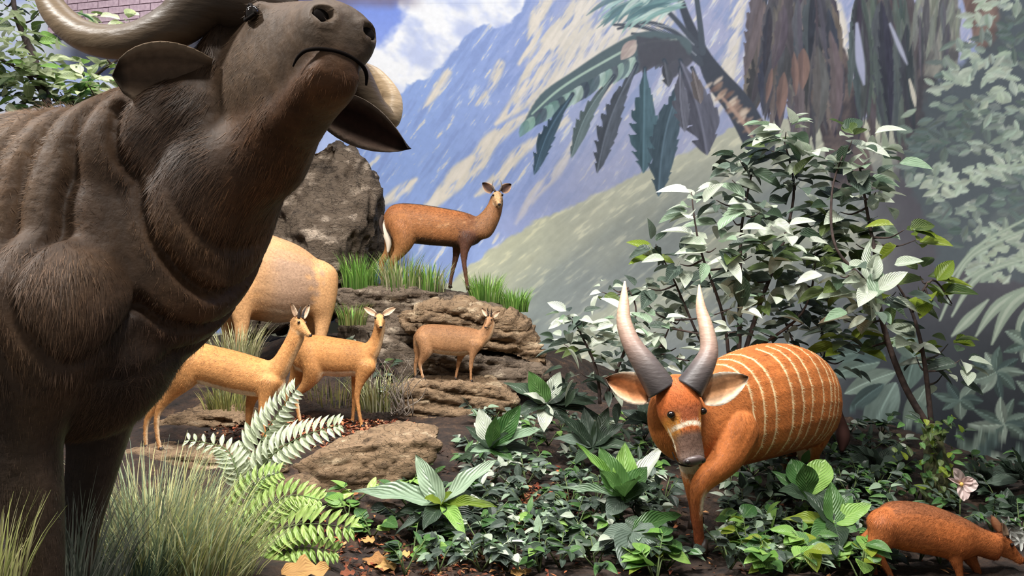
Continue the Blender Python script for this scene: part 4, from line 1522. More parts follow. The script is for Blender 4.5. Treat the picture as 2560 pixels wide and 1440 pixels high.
# ------------------------------------------------------------------ bongo
def bongo():
    fw = Vector((-0.5, -0.866, 0)); lf = Vector((0.866, -0.5, 0))
    B = Body()

    def st(top, bot, Y, w):
        t, b = P(*top, Y), P(*bot, Y)
        c = (t + b) / 2
        return (c, Vector((0, 0, 1)), lf, w, (t.z - b.z) / 2, (t.z - b.z) / 2)
    B.loft([st((1745, 1000), (1742, 1150), 4.72, .10), st((1775, 930), (1768, 1172), 4.82, .19), st((1835, 890), (1825, 1165), 5.02, .235), st((1900, 864), (1890, 1148), 5.22, .275), st((1955, 858), (1950, 1132), 5.42, .285),
            st((2000, 876), (1996, 1118), 5.62, .265), st((2030, 915), (2028, 1100), 5.78, .2), st((2045, 980), (2045, 1060), 5.88, .10)], 0)
    nup = Vector((0.2, -0.5, 0.8))
    B.loft([(P(1690, 985, 4.52), Vector((.1, .3, 1)), Vector((1, 0, 0)), .12, .12, .12), (P(1688, 1035, 4.6), Vector((.1, .3, 1)), Vector((.98, -.1, 0)), .155, .15, .18),
            (P(1712, 1060, 4.72), Vector((0, .2, 1)), Vector((.95, -.2, 0)), .18, .2, .22), (P(1770, 1050, 4.95), Vector((0, 0, 1)), lf, .2, .26, .26)], 1)
    H, f, l, u = frame(P(1688, 958, 4.42), (0.085, -0.20, -0.40), (0.22, -0.80, 0.45))
    HL = .43
    head_loft(B, H, f, l, u, [(x * HL, a * HL, b * HL, w * HL * k) for (x, a, b, w), k in zip(ANT, (2.4, 2.0, 1.75, 1.5, 1.3, 1.22, 1.15, 1.1, 1))], 5)
    feet = []
    # stepping left foreleg, planted right foreleg, hind legs
    for pts, rad, tg in [([P(1842, 1075, 4.80), P(1812, 1150, 4.70), P(1752, 1212, 4.62), P(1742, 1265, 4.62), P(1746, 1330, 4.63), P(1752, 1380, 4.64)], [.15, .105, .066, .042, .036, .04], 2),
                         ([P(1735, 1090, 4.85), P(1732, 1165, 4.88), P(1736, 1230, 4.9), P(1738, 1275, 4.92), P(1742, 1322, 4.95)], [.14, .095, .06, .04, .04], 3),
                         ([P(2020, 1010, 5.72), P(2030, 1085, 5.70), P(2022, 1140, 5.72), P(2040, 1180, 5.85), P(2032, 1225, 5.8), P(2028, 1262, 5.78)], [.21, .15, .085, .05, .04, .04], 4),
                         ([P(1975, 1010, 5.85), P(1970, 1090, 5.85), P(1965, 1150, 5.9), P(1972, 1190, 6.0), P(1968, 1230, 5.95)], [.2, .13, .07, .045, .04], 4)]:
        B.limb(pts, rad, tg, .85, lf)
        feet.append(pts[-1])
    B.build(.0085, 5)
    th = Thing('bongo', 'rust-red bongo with thin white stripes and tall curved horns stepping out of the undergrowth', 'antelope', Vector((P(1750, 1390, 4.9).x, 4.9, -.02)))
    n = fbm(B.co * 8, 3, 17)
    c = np.repeat(np.array([(180, 106, 54)], float), len(B.co), 0)
    tor = B.vt == 0
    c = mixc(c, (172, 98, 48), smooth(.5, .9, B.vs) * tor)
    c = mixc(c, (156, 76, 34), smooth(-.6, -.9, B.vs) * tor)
    rel = B.co - np.array(P(1775, 930, 4.82))
    ax = rel @ (-np.array(fw))            # distance back from the withers along the body
    zz = B.co[:, 2]
    wob = (fbm(B.co * 5, 2, 23) - .5) * .03
    body_m = tor | (B.vt == 4) & (zz > .55) | (B.vt == 2) & (zz > .62)
    stripe = np.zeros(len(ax))
    for x0, sl in [(.10, .05), (.20, .05), (.31, .04), (.46, .02), (.56, 0), (.66, -.02), (.80, -.06), (.93, -.12), (1.01, -.14), (1.10, -.18)]:
        dd = np.abs(ax - x0 - sl * (1.0 - zz) + wob)
        stripe = np.maximum(stripe, smooth(.0105, .005, dd))
    stripe = stripe * body_m * smooth(.44, .52, zz) * (B.n[:, 2] < .985)
    c = mixc(c, (240, 214, 166), stripe * .95)
    # crest along the spine
    c = mixc(c, (232, 206, 160), smooth(.99, 1.0, B.vs) * tor * (ax < .3) * .5)
    # legs: dark chestnut with pale insides
    lg = (B.vt == 2) | (B.vt == 3)
    c = mixc(c, (110, 56, 32), lg * smooth(.55, .9, B.vu) * .9)
    c = mixc(c, (228, 214, 194), (B.vt == 3) * smooth(.2, .3, B.vu) * smooth(.58, .48, B.vu) * (B.n[:, 1] < .2) * .95)
    c = mixc(c, (232, 216, 196), (B.vt == 2) * smooth(.56, .62, B.vu) * smooth(.8, .7, B.vu) * smooth(.2, .6, B.n[:, 0]) * .9)
    c = mixc(c, (214, 186, 150), (B.vt == 4) * smooth(-.1, -.6, B.n @ np.array(lf)) * .8)
    c = mixc(c, (214, 196, 166), (B.vt == 4) * smooth(.35, .5, B.vu) * smooth(.1, -.5, B.n[:, 0]) * .8)
    # face
    hd = B.vt == 5
    hc = np.stack([(B.co - np.array(H(0, 0, 0))) @ np.array(f), (B.co - np.array(H(0, 0, 0))) @ np.array(l), (B.co - np.array(H(0, 0, 0))) @ np.array(u)], 1) / HL
    X, Yh, Zh = hc.T
    c = mixc(c, (176, 94, 46), hd * 1.0)
    c = mixc(c, (150, 84, 56), hd * smooth(.30, .42, X) * smooth(.58, .5, X) * (Zh > -.05) * .7)
    c = mixc(c, (206, 140, 60), hd * smooth(.35, .5, X) * smooth(.85, .7, X) * smooth(.10, .16, np.abs(Yh)) * .9)
    c = mixc(c, (92, 72, 62), hd * smooth(.60, .70, X) * smooth(.22, .15, np.abs(Yh)) * .95)
    c = mixc(c, (140, 122, 112), hd * smooth(.82, .95, X) * (Zh > -.2) * .6)
    chev = smooth(.035, .018, np.abs(X - .555 - .12 * np.abs(Yh))) * smooth(.22, .18, np.abs(Yh))
    c = mixc(c, (238, 222, 196), hd * chev * (Zh > -.12))
    cheek = smooth(.028, .014, np.abs(Zh + .13 + .1 * (X - .6))) * smooth(.5, .56, X) * smooth(.88, .8, X)
    c = mixc(c, (238, 220, 190), hd * cheek)
    c = mixc(c, (236, 226, 212), hd * smooth(.84, .90, X) * smooth(-.16, -.22, Zh))
    c = mixc(c, (234, 222, 206), hd * smooth(-.28, -.33, Zh) * smooth(.6, .75, X))
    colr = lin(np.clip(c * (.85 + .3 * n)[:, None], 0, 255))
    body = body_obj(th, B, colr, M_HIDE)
    fur(th, body, B, colr * 1.05, 90000, .028, .003, .15, .5, 9, None, .22, (.5, 1.5))
    for s in (-1, 1):
        v, fc = ellipsoid(H(.42 * HL, s * .218 * HL, .075 * HL), .022, .022, .02, None, 14, 10)
        part(th, 'eye', v, fc, M_EYE)
        v, fc = ellipsoid(H(.985 * HL, s * .1 * HL, -.07 * HL), .016, .018, .016, Matrix((f, l, u)).transposed(), 10, 8)
        part(th, 'nostril', v, fc, M_NOSE)
    v, fc = ellipsoid(H(.965 * HL, 0, -.10 * HL), .028, .065, .04, Matrix((f, l, u)).transposed(), 14, 8)
    part(th, 'nose', v, fc, mat_simple('bongo_nose', (88, 76, 74), .35))
    v, fc = stube([H(.80 * HL, -.18 * HL, -.235 * HL), H(.95 * HL, -.15 * HL, -.22 * HL), H(1.0 * HL, 0, -.21 * HL), H(.95 * HL, .15 * HL, -.22 * HL), H(.80 * HL, .18 * HL, -.235 * HL)], [.003, .005, .006, .005, .003], 6)
    part(th, 'mouth', v, fc, M_DARK)
    HC = [(58, 54, 54), (84, 76, 74), (140, 116, 104), (170, 142, 122), (190, 156, 130), (226, 196, 164)]
    horn(th, [P(1655, 975, 4.40), P(1618, 918, 4.42), P(1580, 860, 4.47), P(1560, 805, 4.53), P(1560, 755, 4.58), P(1562, 703, 4.62)], [.084, .07, .052, .042, .028, .005], HC, 0)
    horn(th, [P(1722, 972, 4.38), P(1752, 925, 4.40), P(1772, 878, 4.44), P(1766, 822, 4.5), P(1752, 768, 4.56), P(1748, 712, 4.6)], [.08, .066, .05, .041, .028, .005], HC, 0)
    ear(th, P(1622, 985, 4.45), P(1512, 945, 4.42), .17, (.1, -1, .1), .3, (160, 84, 44), (196, 120, 70), (240, 222, 198))
    ear(th, P(1752, 990, 4.42), P(1870, 942, 4.40), .17, (-.1, -1, .1), .3, (160, 84, 44), (206, 150, 104), (244, 230, 210))
    hooves(th, feet, .045, .07, fw)
    v, fc = stube([P(2080, 985, 5.92), P(2100, 1040, 5.98), P(2108, 1090, 5.98), P(2104, 1130, 5.97)], [.03, .025, .05, .012], 10)
    part(th, 'tail', v, fc, mat_simple('tail_tuft_dark', (60, 32, 26), .9))


bongo()


# ------------------------------------------------------------------ buffalo
def buffalo():
    yaw = math.radians(35)
    fw = Vector((math.cos(yaw), -math.sin(yaw), 0)); lf = Vector((math.sin(yaw), math.cos(yaw), 0))
    Zv = Vector((0, 0, 1))
    B0 = P(150, 720, 2.5)
    B = Body()

    def st(d, zt, zb, w, sh=0.0):
        c = Vector((B0.x, B0.y, 0)) + fw * d + lf * sh
        return (c + Zv * ((zt + zb) / 2), Zv, lf, w, (zt - zb) / 2, (zt - zb) / 2)
    B.loft([st(.42, 1.62, 1.28, .10), st(.34, 1.86, 1.14, .22), st(.20, 2.0, 1.07, .30), st(.0, 2.04, 1.04, .355), st(-.28, 2.03, 1.0, .42), st(-.7, 1.98, .96, .46), st(-1.1, 1.96, 1.0, .43), st(-1.4, 1.85, 1.1, .33), st(-1.58, 1.65, 1.3, .16)], 0, 30, 6)
    F = Vector((.589, -.801, .100)); L = Vector((.798, .575, -.18)); U = Vector((.088, .185, .98))
    H, f, l, u = frame((-.732, 2.466, 2.113), F, U)

    def nst(px, py, Y, w, h, sd, up):
        return (P(px, py, Y), Vector(up), Vector(sd), w, h, h)
    B.loft([nst(650, 110, 2.42, .15, .14, L, (.2, .3, .9)), nst(600, 240, 2.43, .175, .175, (.75, .6, .15), (-.3, .2, .8)), nst(530, 370, 2.43, .21, .235, (.68, .68, .2), (-.6, .2, .75)),
            nst(435, 500, 2.45, .255, .29, (.62, .75, .15), (-.7, .25, .7)), nst(330, 610, 2.47, .29, .35, (.6, .78, .1), (-.6, .3, .75)), nst(210, 680, 2.5, .31, .4, lf, (-.4, .2, .9))], 1, 28, 6)
    # nape from the withers to the poll
    c0 = Vector((B0.x, B0.y, 0))
    B.limb([H(-.06, 0, -.02), P(500, 300, 2.44), P(400, 345, 2.42), c0 + fw * .2 + Zv * 1.82, c0 + fw * -.15 + Zv * 1.8], [.13, .165, .17, .19, .2], 1, 1.0, lf)
    head_loft(B, H, f, l, u, [(.568, -.02, -.085, .045), (.556, .022, -.102, .082), (.515, .058, -.115, .100), (.42, .095, -.145, .100), (.32, .135, -.18, .112), (.20, .175, -.215, .142), (.08, .19, -.24, .16), (-.04, .17, -.23, .16), (-.14, .06, -.18, .13)], 5)
    B.limb([H(.28, 0, -.16), H(.10, 0, -.23), P(575, 420, 2.40), P(440, 600, 2.45), P(290, 720, 2.55)], [.085, .13, .175, .2, .2], 1, 1.0, L)
    # lower jaw
    B.loft([(H(.56, 0, -.132), u, l, .035, .022, .022), (H(.54, 0, -.142), u, l, .064, .042, .042), (H(.48, 0, -.158), u, l, .078, .05, .05), (H(.40, 0, -.175), u, l, .078, .052, .052), (H(.30, 0, -.20), u, l, .085, .06, .06), (H(.15, 0, -.21), u, l, .11, .08, .08), (H(.02, 0, -.21), u, l, .12, .1, .1)], 6, 18, 4)
    # nostril pads, brow
    for s in (-1, 1):
        B.blob(H(.535, s * .055, -.02), (.036, .036, .036), 5, tuple(-F))
        B.blob(H(.21, s * .112, .10), (.042, .042, .042), 5, tuple(-F))
    Z = .45
    for pts, rad, tg in [([P(120, 760, 2.22), P(85, 930, 2.2), P(60, 1080, 2.2), P(75, 1230, 2.2), P(95, 1380, 2.2), P(100, 1560, 2.2), P(98, 1660, 2.2), P(104, 1690, 2.2)], [.24, .17, .105, .085, .072, .062, .06, .075], 2),
                         ([P(270, 800, 2.75), P(258, 960, 2.75), P(245, 1090, 2.74), P(222, 1210, 2.72), P(200, 1330, 2.7), P(190, 1440, 2.7), P(188, 1480, 2.7), P(190, 1510, 2.7)], [.22, .16, .11, .088, .075, .065, .06, .075], 3)]:
        B.limb(pts, rad, tg, .85, lf)
    for s in (-1, 1):
        q = [(-1.25, .24, 1.5, .3), (-1.3, .26, 1.2, .24), (-1.2, .25, .95, .13), (-1.36, .25, .75, .075), (-1.34, .25, .6, .06), (-1.3, .25, .47, .07)]
        B.limb([c0 + fw * d + lf * (s * y) + Zv * z for d, y, z, r in q], [r for d, y, z, r in q], 4, .8, lf)
    B.build(.013, 11)
    # folds of loose hide across the neck and shoulder
    co, n = B.co, B.n
    a = -co[:, 0] * .0
    pxl = 1280 + co[:, 0] / co[:, 1] * F_PX
    ang = (co @ np.array(fw)) + (co[:, 2] - 1.6) * .22
    ph = ang * 12.5 + 1.3 * fbm(co * np.array([3, 3, 1.2]), 2, 77)
    tri_ = np.abs(ph - np.floor(ph) - .5) * 2
    wv_ = smooth(0, .45, tri_) - .75
    d_along = (co - np.array(B0)) @ np.array(fw)
    m = smooth(.04, .2, d_along) * smooth(.9, .65, d_along) * smooth(1.2, 1.45, co[:, 2]) * smooth(2.2, 2.0, co[:, 2]) * np.isin(B.vt, (0, 1, 2)) * smooth(.2, .4, fbm(co * 2.1, 2, 79))
    m = m * smooth(.22, .46, np.linalg.norm(co - np.array(H(.08, 0, -.2)), axis=1))
    lump = fbm(co * 2.2, 3, 71) - .5
    B.co = co + n * ((wv_ * .05 * m) + lump * .035 * np.isin(B.vt, (0, 1, 2, 3)))[:, None]
    B.co = lap(B.co, B.e, 1)
    hl = np.stack([(B.co - np.array(H(0, 0, 0))) @ np.array(k_) for k_ in (f, l, u)], 1)
    for s_ in (-1, 1):
        rr_ = np.hypot((hl[:, 1] - s_ * .062) / 1.25, hl[:, 2] + .016)
        B.co = B.co - np.array(f) * (smooth(.021, .012, rr_) * .032 * (hl[:, 0] > .48))[:, None] + np.array(f) * (smooth(.012, .0, np.abs(rr_ - .026)) * .008 * (hl[:, 0] > .48))[:, None]
    B.n = vnormals(B.co, B.q)
    co = B.co
    th = Thing('buffalo', 'huge dark brown horned buffalo with raised head filling the left foreground', 'buffalo', (B0.x, B0.y, .47))
    n1 = fbm(co * 3.2, 4, 81); n2 = fbm(co * np.array([9, 9, 3.5]), 3, 83)
    c = np.repeat(np.array([(92, 72, 56)], float), len(co), 0)
    c = mixc(c, (128, 104, 80), smooth(.45, .7, n1) * .7)
    c = mixc(c, (60, 46, 38), smooth(.5, .3, n1) * .7)
    c = mixc(c, (150, 122, 92), smooth(1.6, 1.95, co[:, 2]) * (B.vt == 0) * smooth(.1, -.3, d_along) * .75)  # top-light sheen on the upper back painted into the hide colour
    c = mixc(c, (112, 74, 44), np.isin(B.vt, (1, 6)) * smooth(.0, -.6, B.n[:, 2]) * .65)
    c = mixc(c, (112, 74, 46), (B.vt == 6) * .6)
    c = mixc(c, (106, 88, 72), (B.vt == 5) * .8)
    c = mixc(c, (54, 46, 42), np.isin(B.vt, (2, 3)) * smooth(.3, .5, B.vu) * .6)
    hx = (co - np.array(H(0, 0, 0))) @ np.array(f)
    hz = (co - np.array(H(0, 0, 0))) @ np.array(u)
    c = mixc(c, (98, 84, 72), (B.vt == 5) * smooth(.44, .53, hx) * .9)
    c = lap(c, B.e, 14)
    c = c * np.array([.84, .81, .765]) * (.68 + .64 * n2)[:, None]
    colr = lin(np.clip(c, 0, 255))
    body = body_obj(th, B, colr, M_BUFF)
    short = np.where(B.vt == 5, smooth(.50, .25, hx) * .5 + .02, 1.0)
    short = np.where(B.vt == 6, .45, short)
    short = short * (1 - .55 * np.clip(m, 0, 1))
    short = np.where(np.isin(B.vt, (2, 3)) & (B.vu > .35), .6, short)
    fur(th, body, B, colr * 1.3, 240000, .052, .0026, .12, .6, 5, short, .16, (.4, 1.75))
    # eyes, nostrils, mouth
    Mx = Matrix((f, l, u)).transposed()
    for s in (-1, 1):
        v, fc = ellipsoid(H(.225, s * .140, .085), .024, .02, .022, Mx, 16, 10)
        part(th, 'eye', v, fc, M_EYE)
        v, fc = stube([H(.252, s * .140, .075), H(.225, s * .150, .108), H(.195, s * .148, .08), H(.225, s * .152, .064), H(.252, s * .140, .075)], [.005] * 5, 8)
        part(th, 'eyelid', v, fc, M_DARK)
        v, fc = ellipsoid(H(.541, s * .062, -.016), .006, .021, .017, Mx, 16, 10)
        part(th, 'nostril', v, fc, M_DARK)
    v, fc = stube([H(.478, -.092, -.138), H(.498, -.090, -.120), H(.525, -.080, -.108), H(.550, -.050, -.102), H(.562, 0, -.100), H(.550, .05, -.104), H(.53, .078, -.115), H(.51, .09, -.135)], [.002, .004, .005, .005, .005, .005, .005, .003], 8)
    part(th, 'mouth', v, fc, mat_simple('mouth_dark', (26, 20, 18), .9, .1))
    # horns sweep out and down from the boss, then hook up
    HCc = [(66, 54, 44), (70, 58, 47), (84, 70, 55), (104, 88, 68), (124, 106, 84), (140, 122, 98), (112, 96, 78)]
    horn(th, [H(.06, .0, .2), P(540, -10, 2.34), P(440, 62, 2.33), P(330, 104, 2.35), P(215, 92, 2.4), P(135, 25, 2.44), P(112, -60, 2.46), P(150, -150, 2.46)], [.10, .082, .064, .052, .046, .040, .028, .006], HCc, 0, 8, 20)
    horn(th, [H(.04, .06, .17), H(.02, .16, .12), P(880, 190, 2.62), P(930, 270, 2.66), P(968, 295, 2.7), P(978, 245, 2.72), P(945, 190, 2.72), P(915, 160, 2.72)], [.10, .08, .058, .048, .043, .034, .022, .005], HCc[:4] + [(196, 170, 136), (190, 164, 130), (110, 94, 78)], 0, 8, 20)  # paler outer hook: light on the far horn put into its colour
    e1 = ear(th, P(530, 185, 2.34), P(280, 188, 2.22), .185, (.1, -.9, -.45), .18, (96, 78, 62), (112, 92, 76), (150, 130, 108), 1.15)  # near ear tones lifted to look lit, as it faces away from the lamps
    e2 = ear(th, P(815, 262, 2.58), P(1025, 372, 2.5), .15, (-.3, -.85, -.2), .25, (50, 38, 32), (64, 42, 34), (150, 132, 116))
    hooves(th, [P(104, 1690, 2.2), P(190, 1510, 2.7)] + [c0 + fw * -1.3 + lf * (s * .25) + Zv * .47 for s in (-1, 1)], .07, .06, fw)
    v, fc = stube([c0 + fw * -1.58 + Zv * 1.7, c0 + fw * -1.68 + Zv * 1.5, c0 + fw * -1.68 + Zv * 1.2, c0 + fw * -1.66 + Zv * .95], [.04, .03, .025, .05], 10)
    part(th, 'tail', v, fc, M_DARK)


buffalo()

# ------------------------------------------------------------------ leaves and plants
def leaf_mesh(shape, mat, fold=.18, bend=.22, seg=7, wav=0.0):
    V, Fc, UV = [], [], []
    for i in range(seg + 1):
        t = i / seg
        if shape == 'lance':
            w = math.sin(math.pi * t ** .9) ** .9
        elif shape == 'ovate':
            w = math.sin(math.pi * t ** .68) ** .8
        elif shape == 'round':
            w = math.sin(math.pi * t ** .8) ** .5
        elif shape == 'heart':
            w = math.sin(math.pi * min(1, .12 + .88 * t) ** .6) ** .7
        elif shape == 'obov':
            w = math.sin(math.pi * t ** 1.5) ** .7
        elif shape == 'strap':
            w = min(1, t * 5) * (1 - t ** 4)
        elif shape == 'lobed':
            w = math.sin(math.pi * t ** .7) ** .7 * (.62 + .38 * abs(math.sin(t * 9.4)))
        w = max(w, .015) * .5
        for j in range(5):
            v = (-1, -.5, 0, .5, 1)[j]
            z = -fold * abs(v) * w * -1 - bend * t * t + wav * math.sin(t * 14 + (1.5 if v > 0 else 0)) * abs(v) * .06
            V.append((t, v * w, z + fold * 0))
            UV.append((t, .5 + v * .5))
    for i in range(seg):
        for j in range(4):
            a = i * 5 + j
            Fc.append((a, a + 5, a + 6, a + 1))
    m = make_mesh('leaf', V, Fc)
    uvl = m.uv_layers.new(name='UVMap')
    for lp in m.loops:
        uvl.data[lp.index].uv = UV[lp.vertex_index]
    m.materials.append(LEAF[mat])
    return m


_lc = {}


def lm(shape, mat, **kw):
    k = (shape, mat, tuple(sorted(kw.items())))
    if k not in _lc:
        _lc[k] = leaf_mesh(shape, mat, **kw)
    return _lc[k]


def put_leaf(th, mesh, base, d, nrm, L, W, name='leaf', parent=None, ploc=None):
    d = Vector(d).normalized()
    n = Vector(nrm)
    n = n - d * n.dot(d)
    if n.length < 1e-4:
        n = d.orthogonal()
    n.normalize()
    s = n.cross(d)
    o = bpy.data.objects.new(name, mesh)
    COL.objects.link(o)
    o.parent = parent if parent is not None else th.o
    b = Vector(base) - th.loc
    M = Matrix(((d.x * L, s.x * W, n.x * L, b.x), (d.y * L, s.y * W, n.y * L, b.y), (d.z * L, s.z * W, n.z * L, b.z), (0, 0, 0, 1)))
    o.matrix_basis = M
    return o


def rv(r, a=1.0):
    return Vector((r.uniform(-a, a), r.uniform(-a, a), r.uniform(-a, a)))


def stems(th, lines, mat=M_BARK, name='stem', n=7):
    for pts, rad in lines:
        v, f = stube(pts, rad, n, 4)
        part(th, name, v, f, mat)


# --- broad-leaved plants: leaves given by base and tip pixel at the plant's distance
def rosette(name, label, base, Y, leaves, cat='plant', group=None):
    """leaves: (tip px, tip py, tip Y offset, width m, shape, material, bend)"""
    b = P(base[0], base[1], Y)
    th = Thing(name, label, cat, b, group)
    for (tx, ty, dy, w, sh, mt, bend) in leaves:
        t = P(tx, ty, Y + dy)
        d = t - b
        L = d.length
        n = Vector((0, -.55, .8)) if abs(d.normalized().z) < .8 else Vector((0, -1, .25))
        # allow for droop: aim above the tip so that the bent blade ends there
        n2 = (n - d.normalized() * n.dot(d.normalized())).normalized()
        aim = d + n2 * (bend * L)
        put_leaf(th, lm(sh, mt, bend=bend, seg=9, wav=.5), b, aim, n2, aim.length, w)
    return th


rosette('broad_leaf_plant', 'silver-veined broad-leaf plant with yellow-green young leaves in front of the rock slab', (1105, 1262), 4.75,
        [(1040, 1138, .1, .13, 'ovate', 'silver', .1), (1242, 1152, .15, .11, 'lance', 'silver', .15), (888, 1232, .0, .14, 'ovate', 'silver', .2), (1240, 1268, -.1, .08, 'lance', 'yellow', .15), (1160, 1338, -.25, .09, 'lance', 'bright', .3),
         (1060, 1322, -.2, .12, 'ovate', 'dark', .25), (1062, 1248, -.1, .08, 'round', 'yellow', .2), (1130, 1232, -.08, .09, 'ovate', 'yellow', .2), (1215, 1330, .0, .08, 'lance', 'deep', .25), (1180, 1232, .1, .10, 'lance', 'deep', .2),
         (980, 1300, .0, .08, 'lance', 'dark', .35), (1000, 1330, -.1, .06, 'lance', 'deep', .35)])
rosette('broad_leaf_plant', 'upright broad-leaf plant with one tall bright leaf right of the rocks', (1228, 1122), 5.4,
        [(1302, 1012, .0, .14, 'lance', 'mid', .08), (1198, 1020, .05, .13, 'lance', 'pale', .08), (1352, 1075, -.05, .11, 'lance', 'silver', .18), (1165, 1068, .0, .10, 'lance', 'dark', .2), (1240, 1040, -.1, .10, 'lance', 'mid', .1), (1330, 1130, .0, .12, 'ovate', 'dark', .3),
         (1180, 1130, -.05, .09, 'ovate', 'silver', .35), (1280, 1150, -.1, .10, 'ovate', 'mid', .3), (1150, 1150, .1, .10, 'lance', 'dark', .3), (1270, 1085, -.15, .09, 'lance', 'dark', .2)])
rosette('broad_leaf_plant', 'dark glossy broad-leaf plant spreading beside the flat-topped rock', (1365, 1010), 6.3,
        [(1322, 928, .0, .16, 'ovate', 'mid', .1), (1262, 960, .0, .15, 'ovate', 'dark', .2), (1440, 960, .05, .16, 'ovate', 'dark', .2), (1400, 930, .1, .13, 'lance', 'pale', .1), (1480, 1010, .0, .14, 'lance', 'dark', .3), (1290, 1040, -.1, .14, 'ovate', 'dark', .3),
         (1420, 1060, -.1, .15, 'ovate', 'dark', .3), (1360, 1075, -.15, .13, 'lance', 'pale', .3), (1500, 1055, .0, .12, 'lance', 'dark', .35), (1310, 985, -.1, .08, 'lance', 'pale', .2)])
rosette('hosta', 'bright wide-leaved plant left of the bongo\'s front legs', (1560, 1245), 4.9,
        [(1498, 1118, .1, .16, 'ovate', 'mid', .1), (1562, 1108, .15, .16, 'ovate', 'bright', .1), (1618, 1168, .0, .17, 'ovate', 'mid', .12), (1500, 1180, -.1, .15, 'ovate', 'mid', .2), (1622, 1218, -.1, .16, 'ovate', 'dark', .25), (1588, 1200, -.2, .18, 'round', 'mid', .2),
         (1400, 1222, .0, .06, 'lance', 'silver', .15), (1655, 1120, .2, .12, 'ovate', 'pale', .15), (1520, 1290, -.1, .14, 'ovate', 'deep', .3), (1440, 1110, .1, .06, 'round', 'bright', .1)])
rosette('hosta', 'drooping veined wide-leaved plant at the bottom left of the bongo\'s hoof', (1580, 1330), 4.4,
        [(1652, 1360, -.1, .17, 'ovate', 'deep', .2), (1560, 1420, -.2, .17, 'ovate', 'deep', .25), (1640, 1430, -.15, .14, 'ovate', 'dark', .3), (1500, 1350, .0, .12, 'ovate', 'deep', .3), (1590, 1290, .1, .10, 'lance', 'dark', .15), (1700, 1290, .2, .11, 'ovate', 'mid', .2)])
rosette('hosta', 'large upright green plant in front of the bongo\'s hind legs', (2020, 1250), 4.95,
        [(2062, 1150, .1, .17, 'obov', 'bright', .1), (1978, 1148, .1, .15, 'obov', 'mid', .1), (2010, 1160, -.05, .14, 'obov', 'mid', .05), (1930, 1180, .1, .12, 'ovate', 'mid', .2), (2090, 1190, .05, .12, 'ovate', 'dark', .15), (1950, 1230, -.1, .14, 'ovate', 'dark', .3)])
rosette('hosta', 'star-shaped green plant with pointed leaves left of the small red antelope', (2085, 1310), 4.6,
        [(2078, 1205, .1, .13, 'ovate', 'mid', .05), (2178, 1262, .0, .13, 'ovate', 'bright', .15), (2130, 1240, .1, .11, 'ovate', 'mid', .1), (2010, 1230, .1, .12, 'ovate', 'dark', .15), (2140, 1330, -.1, .14, 'ovate', 'mid', .25), (2030, 1350, -.1, .14, 'ovate', 'mid', .25), (2100, 1370, -.2, .12, 'ovate', 'dark', .3), (1960, 1300, .1, .10, 'ovate', 'yellow', .2)])
rosette('broad_leaf_plant', 'dark long-leaved plant behind the bongo\'s left ear', (1480, 1120), 6.0,
        [(1400, 1040, .0, .12, 'lance', 'dark', .2), (1560, 1060, .0, .12, 'lance', 'dark', .2), (1460, 1020, .1, .12, 'lance', 'deep', .1), (1520, 1020, .1, .12, 'lance', 'dark', .15), (1390, 1100, -.1, .12, 'lance', 'deep', .3), (1580, 1120, -.1, .12, 'lance', 'dark', .3), (1440, 1160, -.2, .10, 'lance', 'dark', .3)])


# --- small leafy plants; each is stems and leaves of its own
def bushlet(name, label, px, py, Y, R, n, mats, shape, Lf, Wf, seed, group=None, hgt=None, stem_mat=M_STEM):
    r = random.Random(seed)
    b = P(px, py, Y)
    b.z = gz(b.x, b.y) if hgt is None else b.z
    th = Thing(name, label, 'plant', b, group)
    top = P(px, py, Y).z - b.z
    ns = max(3, n // 6)
    ends = []
    ls = []
    for i in range(ns):
        a = r.uniform(0, 6.283)
        rr = R * r.uniform(.3, 1)
        e = b + Vector((math.cos(a) * rr, math.sin(a) * rr, R * r.uniform(.5, 1.1) if hgt is None else hgt * r.uniform(.5, 1)))
        ends.append(e)
        ls.append(tube([b, b.lerp(e, .5) + Vector((0, 0, R * .12)), e], [.006, .004, .002], 5))
    v, f = merge(*ls)
    part(th, 'stems', v, f, stem_mat)
    for i in range(n):
        e = ends[i % ns]
        k = r.uniform(.35, 1.05)
        p = b.lerp(e, k) + Vector((0, 0, R * .12 * math.sin(k * 3.1)))
        d = (e - b); d.z *= .2
        d = d.normalized() + rv(r, .9); d.z = r.uniform(-.25, .45)
        put_leaf(th, lm(shape, r.choice(mats)), p, d, Vector((r.uniform(-.4, .4), r.uniform(-.7, .1), 1)), Lf * r.uniform(.7, 1.3), Wf * r.uniform(.7, 1.3))
    return th


rg = random.Random(21)
# ivy with bright leaves beside the small boulder and fern
for i, (px, py, Y) in enumerate([(800, 1300, 4.75), (870, 1290, 4.8), (930, 1330, 4.65), (890, 1240, 5.0)]):
    bushlet('ivy', ['bright ivy clump touching the green fern frond', 'bright ivy clump under the overhanging slab', 'bright ivy clump beside the bare soil patch', 'pale ivy trailing up against the overhanging slab'][i], px, py, Y, .13, 16, ['bright', 'fern', 'mid', 'bright'], 'heart', .085, .08, 300 + i, 'ivy below the rock slab')
